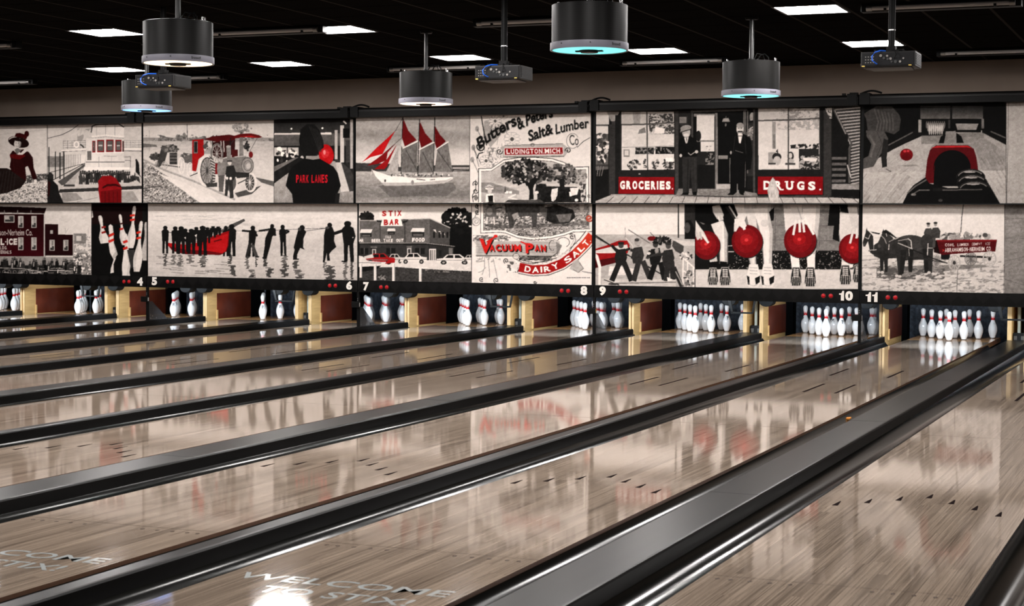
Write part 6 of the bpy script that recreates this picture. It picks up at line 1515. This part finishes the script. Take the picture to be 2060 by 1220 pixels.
for l in range(11, 1, -1):
    a, b = LANE[l]+HALF, LANE[l+1]-HALF
    wide = (l % 2 == 1)
    wd = CAPW['wide' if wide else 'narrow']; c0 = (a+b)/2-wd/2; c1 = c0+wd
    tag(obj('gutter', gutter_mesh(a+.001, c0-.001, 'gutter'), None), 'black gutter along the right side of the '+ln(l), 'gutter', 'gutters')
    tag(obj('gutter', gutter_mesh(c1+.001, b-.001, 'gutter'), None), 'black gutter along the left side of the '+ln(l+1), 'gutter', 'gutters')
    cp = tag(obj('division_cap', MB().prism(cap_outline(c0, c1), 'y', LANE_Y0, -.42), MT['cap']), ('wide' if wide else 'narrow')+' dark division cap right of the '+ln(l), 'lane divider', 'division caps')
    if wide:
        jt = MB()
        for y in (-14.1, -10.4, -6.7): jt.box(c0+.006, y-.003, .0545, c1-.01, y+.003, .0556)
        obj('joint_strip', jt, MT['black'], cp)
a = LANE[12]+HALF
tag(obj('gutter', gutter_mesh(a+.001, a+.221, 'gutter'), None), 'black gutter in the lower right corner of the picture', 'gutter', 'gutters')
tag(obj('division_cap', MB().prism(cap_outline(a+.222, a+.322), 'y', LANE_Y0, -.42), MT['cap']), 'narrow dark division cap in the lower right corner', 'lane divider', 'division caps')
sc_ = atz(1706, 838, -.03)
mb = MB(); R = np.random.RandomState(2)
for k in range(7):
    dx, dy = (R.rand(2)-.5)*np.array((.04, .07)); mb.box(dx-.009, dy-.015, 0, dx+.008, dy+.013, .006+.010*R.rand())
tag(obj('candy_wrapper', mb, MT['orange'], loc=(sc_.x, sc_.y, -.05)), 'tiny orange scrap lying in the gutter right of the rightmost rack lane', 'litter')

# ------------------------------------------------------------------ pin decks
KX = .768
def kickback(l, side):
    who = rack(l)
    s = -1 if side == 'left' else 1
    t = thing('kickback', 'tan plywood kickback wall on the %s side of the %s' % (side, who if l != 12 else 'lane at lower right'), 'lane wall', (LANE[l]+s*KX, -.36, 0), 'kickback walls')
    # local x: inner face at 0, board grows outwards
    wide_side = (l % 2 == 1) == (side == 'right')
    o_ = s*(.064 if (l, side) == (12, 'left') else .052 if wide_side else .030)
    xa, xb = min(0, o_), max(0, o_)
    obj('board', MB().box(xa, 0.012, -.115, xb, 1.70, .74), MT['tan'], t)
    obj('front_edge', MB().box(xa, 0, -.115, xb, .012, .74), MT['tan_edge_shaded'], t)
    i0, i1 = (0, .006) if side == 'left' else (-.006, 0)
    obj('liner', MB().box(i0, .285, -.002, i1, 1.28, .392), MT['brown'], t)
    obj('rear_liner', MB().box(i0, 1.28, -.10, i1, 1.70, .74), MT['black'], t)
    j0, j1 = (0, .016) if side == 'left' else (-.016, 0)
    obj('cleat', MB().box(j0, .268, -.01, j1, .300, .135), MT['tan'], t)
for l in range(11, 1, -1):
    kickback(l, 'left'); kickback(l, 'right')
kickback(12, 'left'); kickback(12, 'right')

def pinsetter(l):
    nm = rack(l)
    t = thing('pinsetter', 'black pinsetter sweep arms hanging over the '+nm, 'pinsetter', (LANE[l], -.6, .415), 'pinsetters')
    obj('housing', MB().box(-.74, -.30, .32, .74, 1.9, .80), MT['black'], t)  # unseen machine body, added to keep ceiling light off the pins
    for s in (-1, 1):
        cx = s*.655; pts = [(cx-.095, .33), (cx-.095, .075)]
        for k in range(9):
            a_ = math.pi+math.pi*k/8; pts.append((cx+.093*math.cos(a_), .065+.065*math.sin(a_)))
        pts += [(cx+.095, .075), (cx+.095, .33)]
        obj('sweep_arm', MB().prism(pts, 'y', -.08, .10), MT['black'], t, bevel=.006)
    if l % 2 == 1:
        b = MB().box(.745, -.31, -.088, 1.04, -.285, -.066)
        b.prism([(.69, .14), (.735, .14), (.775, -.075), (.748, -.075)], 'y', -.31, -.285)
        b.prism([(1.06, .14), (1.085, .14), (1.045, -.075), (1.025, -.075)], 'y', -.31, -.285)
        obj('sweep_bar', b, MT['dark_metal'], t)
for l in range(12, 1, -1): pinsetter(l)

for l in range(12, 1, -1):
    cu = MB(); n = 40
    pts = [(-.755+1.51*k/n, .008*math.sin(k*1.9)+.004*math.sin(k*.7)) for k in range(n+1)]
    cu.sheet([(p[0], p[1]) for p in pts], 'z', [-.12, .74])
    cu.sheet([(p[0], p[1]+.012) for p in pts][::-1], 'z', [-.12, .74])
    o = obj('pit_curtain', cu, MT['curtain'], smooth=True, loc=(LANE[l], 1.52, 0))
    tag(o, 'dark blue-black pit curtain behind the '+rack(l), 'curtain', 'pit curtains')
    ld = bpy.data.lights.new('pin_deck_lamp', 'AREA'); ld.shape = 'RECTANGLE'; ld.size = .95; ld.size_y = .07
    ld.energy = DECK_POWER; ld.color = (0.80, 0.90, 1.0)
    lo = bpy.data.objects.new('pin_deck_lamp', ld); C.objects.link(lo); lo.location = (LANE[l], -1.55, .63)
    lo.rotation_euler = (math.radians(66), 0, 0)

for l in range(12, 2, -2):          # pipe and junction box in the wide gap
    gx = (LANE[l]+LANE[l-1])/2-(.0065 if l == 12 else 0)
    t = thing('conduit', 'pale upright pipe with dark junction box, left of the '+rack(l), 'pipe', (gx, -.2, 0), 'pipes between the kickbacks')
    obj('pipe', MB().tube([(0, 0, .12), (0, 0, .70)], .022, 12), MT['pvc'], t, smooth=True)
    bx = obj('junction_box', MB().box(-.066, -.04, .03, .072, .05, .14), MT['dark_metal'], t, bevel=.004)
    pl = MB().box(-.06, -.046, .05, -.02, -.039, .10).box(.03, -.046, .05, .065, -.039, .10)
    obj('outlet', pl, MT['grey_edge'], bx)
    obj('stand', MB().box(-.02, -.02, -.14, .02, .02, .03), MT['black'], t)

def stand(la):
    X = BND[la]
    t = thing('masking_stand', {10: 'black post with gusset under the 10 and 11 signs', 8: 'black post with sensor box and gusset under the 8 and 9 signs', 6: 'black post with grey gusset under the 6 and 7 signs', 4: 'black post with gusset under the 4 and 5 signs'}[la], 'post', (X, -1.88, .0555), 'posts under the masking joints')
    obj('post', MB().box(-.016, -.015, 0, .016, .02, .4795), MT['black'], t)
    obj('gusset', MB().prism([(.02, 0), (.47, 0), (.47, .025), (.10, .275), (.02, .275)], 'x', .008, .013), MT['gusset'], t)
    obj('foot', MB().box(-.03, -.02, 0, .03, .48, .006), MT['dark_metal'], t)
    sb = obj('sensor_box', MB().box(-.085, -.045, .270, .035, -.017, .348), MT['black_gloss'], t, bevel=.003)
    obj('sensor_window', MB().box(.035, -.042, .285, .0365, -.02, .335), MT['yellow'] if la == 8 else MT['lever'], sb)
    bl = MB()
    for y, z in ((.06, .03), (.10, .06), (.05, .09), (.20, .03), (.36, .015)): bl.tube([(.013, y, z), (.018, y, z)], .007, 8)
    for z in (.37, .395): bl.tube([(.0, -.016, z), (.0, -.022, z)], .006, 8)
    obj('bolt', bl, MT['steel'], t, smooth=True)
    obj('clear_guard', MB().box(.018, .03, .02, .021, 1.35, .47), MT['acrylic'], t)
for la in (10, 8, 6, 4): stand(la)

# ------------------------------------------------------------------ the pins
IN = .0254
PROF = [(0, 1.015), (.06, 1.10), (.75, 1.414), (1.5, 1.70), (2.25, 1.953), (3.375, 2.255), (4.0, 2.35), (4.5, 2.383), (5.1, 2.36), (5.875, 2.282), (6.6, 2.08), (7.25, 1.852), (7.9, 1.56), (8.625, 1.236), (9.0, 1.09), (9.375, .983), (9.7, .925), (10.0, .899), (10.4, .903), (10.875, .935), (11.3, .985), (11.75, 1.047), (12.2, 1.13), (12.625, 1.203), (13.1, 1.262), (13.5, 1.274), (13.9, 1.235), (14.3, 1.095), (14.6, .90), (14.82, .62), (14.95, .33), (15.0, .04)]
PZ = np.array([p[0] for p in PROF])*IN; PR = np.array([p[1] for p in PROF])*IN
def pr(z): return float(np.interp(z, PZ, PR))
body = MB().lathe([(r, z) for r, z in zip(PR, PZ)], 32).mesh('pin_body', [MT['pin']], True)
cr = MB(); n = 72
for ring_z in (0.2445, 0.2525, 0.2605, 0.2685):
    for k in range(n):
        a_ = 2*math.pi*k/n; r_ = pr(ring_z)+.0006; cr.v.append((r_*math.cos(a_), r_*math.sin(a_), ring_z))
for lev, frac in ((0, .5), (1, 1.0)):
    for k in range(n):
        ph = (k % 8)/8.0; tri = 1-abs(ph-.5)*2; z = .2685+max(0, tri*1.35-.25)*.030*frac
        a_ = 2*math.pi*k/n; r_ = pr(z)+.0006; cr.v.append((r_*math.cos(a_), r_*math.sin(a_), z))
for j in range(5):
    for k in range(n): cr.f.append((j*n+k, j*n+(k+1) % n, (j+1)*n+(k+1) % n, (j+1)*n+k)); cr.m.append(0)
crown = cr.mesh('pin_crown', [MT['crown']], True)
ringm = MB().lathe([(pr(0)+.0004, .0002), (pr(.004)+.0007, .004), (pr(.0095)+.0007, .0095), (pr(.0095), .0098)], 32, cap0=False, cap1=False).mesh('pin_base', [MT['base_ring']], True)
ems = [MB(), MB()]
def stamp(pts, a0, z0, m):
    em = ems[m]; P = []
    for x, z in pts:
        zz = z0+z; r_ = pr(zz)+.0007; a_ = a0+x/r_; P.append((r_*math.cos(a_), r_*math.sin(a_), zz))
    em.poly(P)
for strokes, a0, m in ((
    [[(-.020, -.020), (-.011, -.020), (-.008, .020), (-.018, .020)], [(-.018, .014), (-.006, .014), (-.006, .021), (-.018, .021)], [(-.006, .013), (.006, .012), (.008, .021), (-.006, .021)], [(.003, .0), (.010, .003), (.011, .014), (.004, .014)], [(-.010, -.004), (.006, -.001), (.006, .006), (-.010, .003)], [(-.024, -.024), (-.010, -.024), (-.010, -.019), (-.024, -.019)], [(.006, -.012), (.015, -.011), (.015, -.004), (.006, -.005)], [(.008, -.024), (.018, -.023), (.018, -.016), (.008, -.017)], [(-.026, .014), (-.019, .014), (-.019, .021), (-.026, .019)]], 0.0, 0),
    ([[(-.016, -.004), (.016, -.004), (.016, .002), (-.016, .002)], [(-.004, .002), (.004, .002), (.0, .020)], [(-.012, .002), (-.006, .002), (-.010, .012)], [(.006, .002), (.012, .002), (.010, .012)], [(-.010, -.012), (.010, -.012), (.010, -.007), (-.010, -.007)]], math.pi*.9, 1)):
    for s_ in strokes: stamp(s_, a0, .196, m)
emblem = ems[0].mesh('pin_emblem', MT['emblem']); crest = ems[1].mesh('pin_crest', MT['crest'])
# heading of the emblem where the photograph shows it, in degrees from +X (camera side is about -70)
EM = {(11, 2): -105, (11, 3): 0, (11, 1): 30, (11, 7): -150, (11, 4): 110, (11, 5): 60, (11, 6): 190, (11, 8): 20, (11, 9): 90, (11, 10): 140,
      (10, 7): -130, (10, 4): -125, (10, 2): 125, (10, 1): 150, (10, 5): -100, (10, 3): -45, (10, 8): 60, (10, 9): 0, (10, 6): 30,
      (9, 7): -130, (9, 4): -15, (9, 2): 20, (9, 1): -20, (9, 8): 90, (9, 5): 115, (9, 3): -35, (9, 9): 100, (9, 6): -45, (9, 10): 110,
      (8, 1): 40, (8, 2): 110, (8, 4): 30, (8, 7): 100, (7, 2): -85, (7, 1): 60, (7, 5): -85, (7, 3): 10, (7, 9): -100, (5, 1): -50, (5, 3): -50, (3, 1): -110, (3, 2): -20, (4, 1): -50}
OFF = {1: (0, 0), 2: (-.1524, .26396), 3: (.1524, .26396), 4: (-.3048, .52792), 5: (0, .52792), 6: (.3048, .52792), 7: (-.4572, .79188), 8: (-.1524, .79188), 9: (.1524, .79188), 10: (.4572, .79188)}
POS = {1: 'head pin at the front', 2: 'left pin of second row', 3: 'right pin of second row', 4: 'left pin of third row', 5: 'middle pin of third row', 6: 'right pin of third row', 7: 'leftmost pin of back row', 8: 'second pin from left, back row', 9: 'third pin from left, back row', 10: 'rightmost pin of back row'}
first = None
# pins wholly out of sight behind the kickbacks or outside the frame
HIDDEN = {(8, 10), (7, 10), (6, 10), (5, 10), (4, 6), (4, 9), (4, 10), (3, 6), (3, 9), (3, 10), (2, 1), (2, 6), (2, 9), (2, 10)}
for l in range(12, 1, -1):
    for n_ in range(1, 11):
        if (l, n_) in HIDDEN: continue
        if first is None:
            first = obj('bowling_pin', body, None)
            obj('neck_crown', crown, None, first); obj('base_ring', ringm, None, first); obj('emblem', emblem, None, first); obj('crest', crest, None, first)
            p_ = first
        else: p_ = clone(first)
        x, y = OFF[n_]
        p_.location = (LANE[l]+x, y, .0003)
        p_.rotation_euler = (0, 0, math.radians(EM.get((l, n_), RS.rand()*150-10)))
        tag(p_, 'white red-crowned pin, %s, %s' % (POS[n_], rack(l)), 'bowling pin', 'bowling pins on the decks')
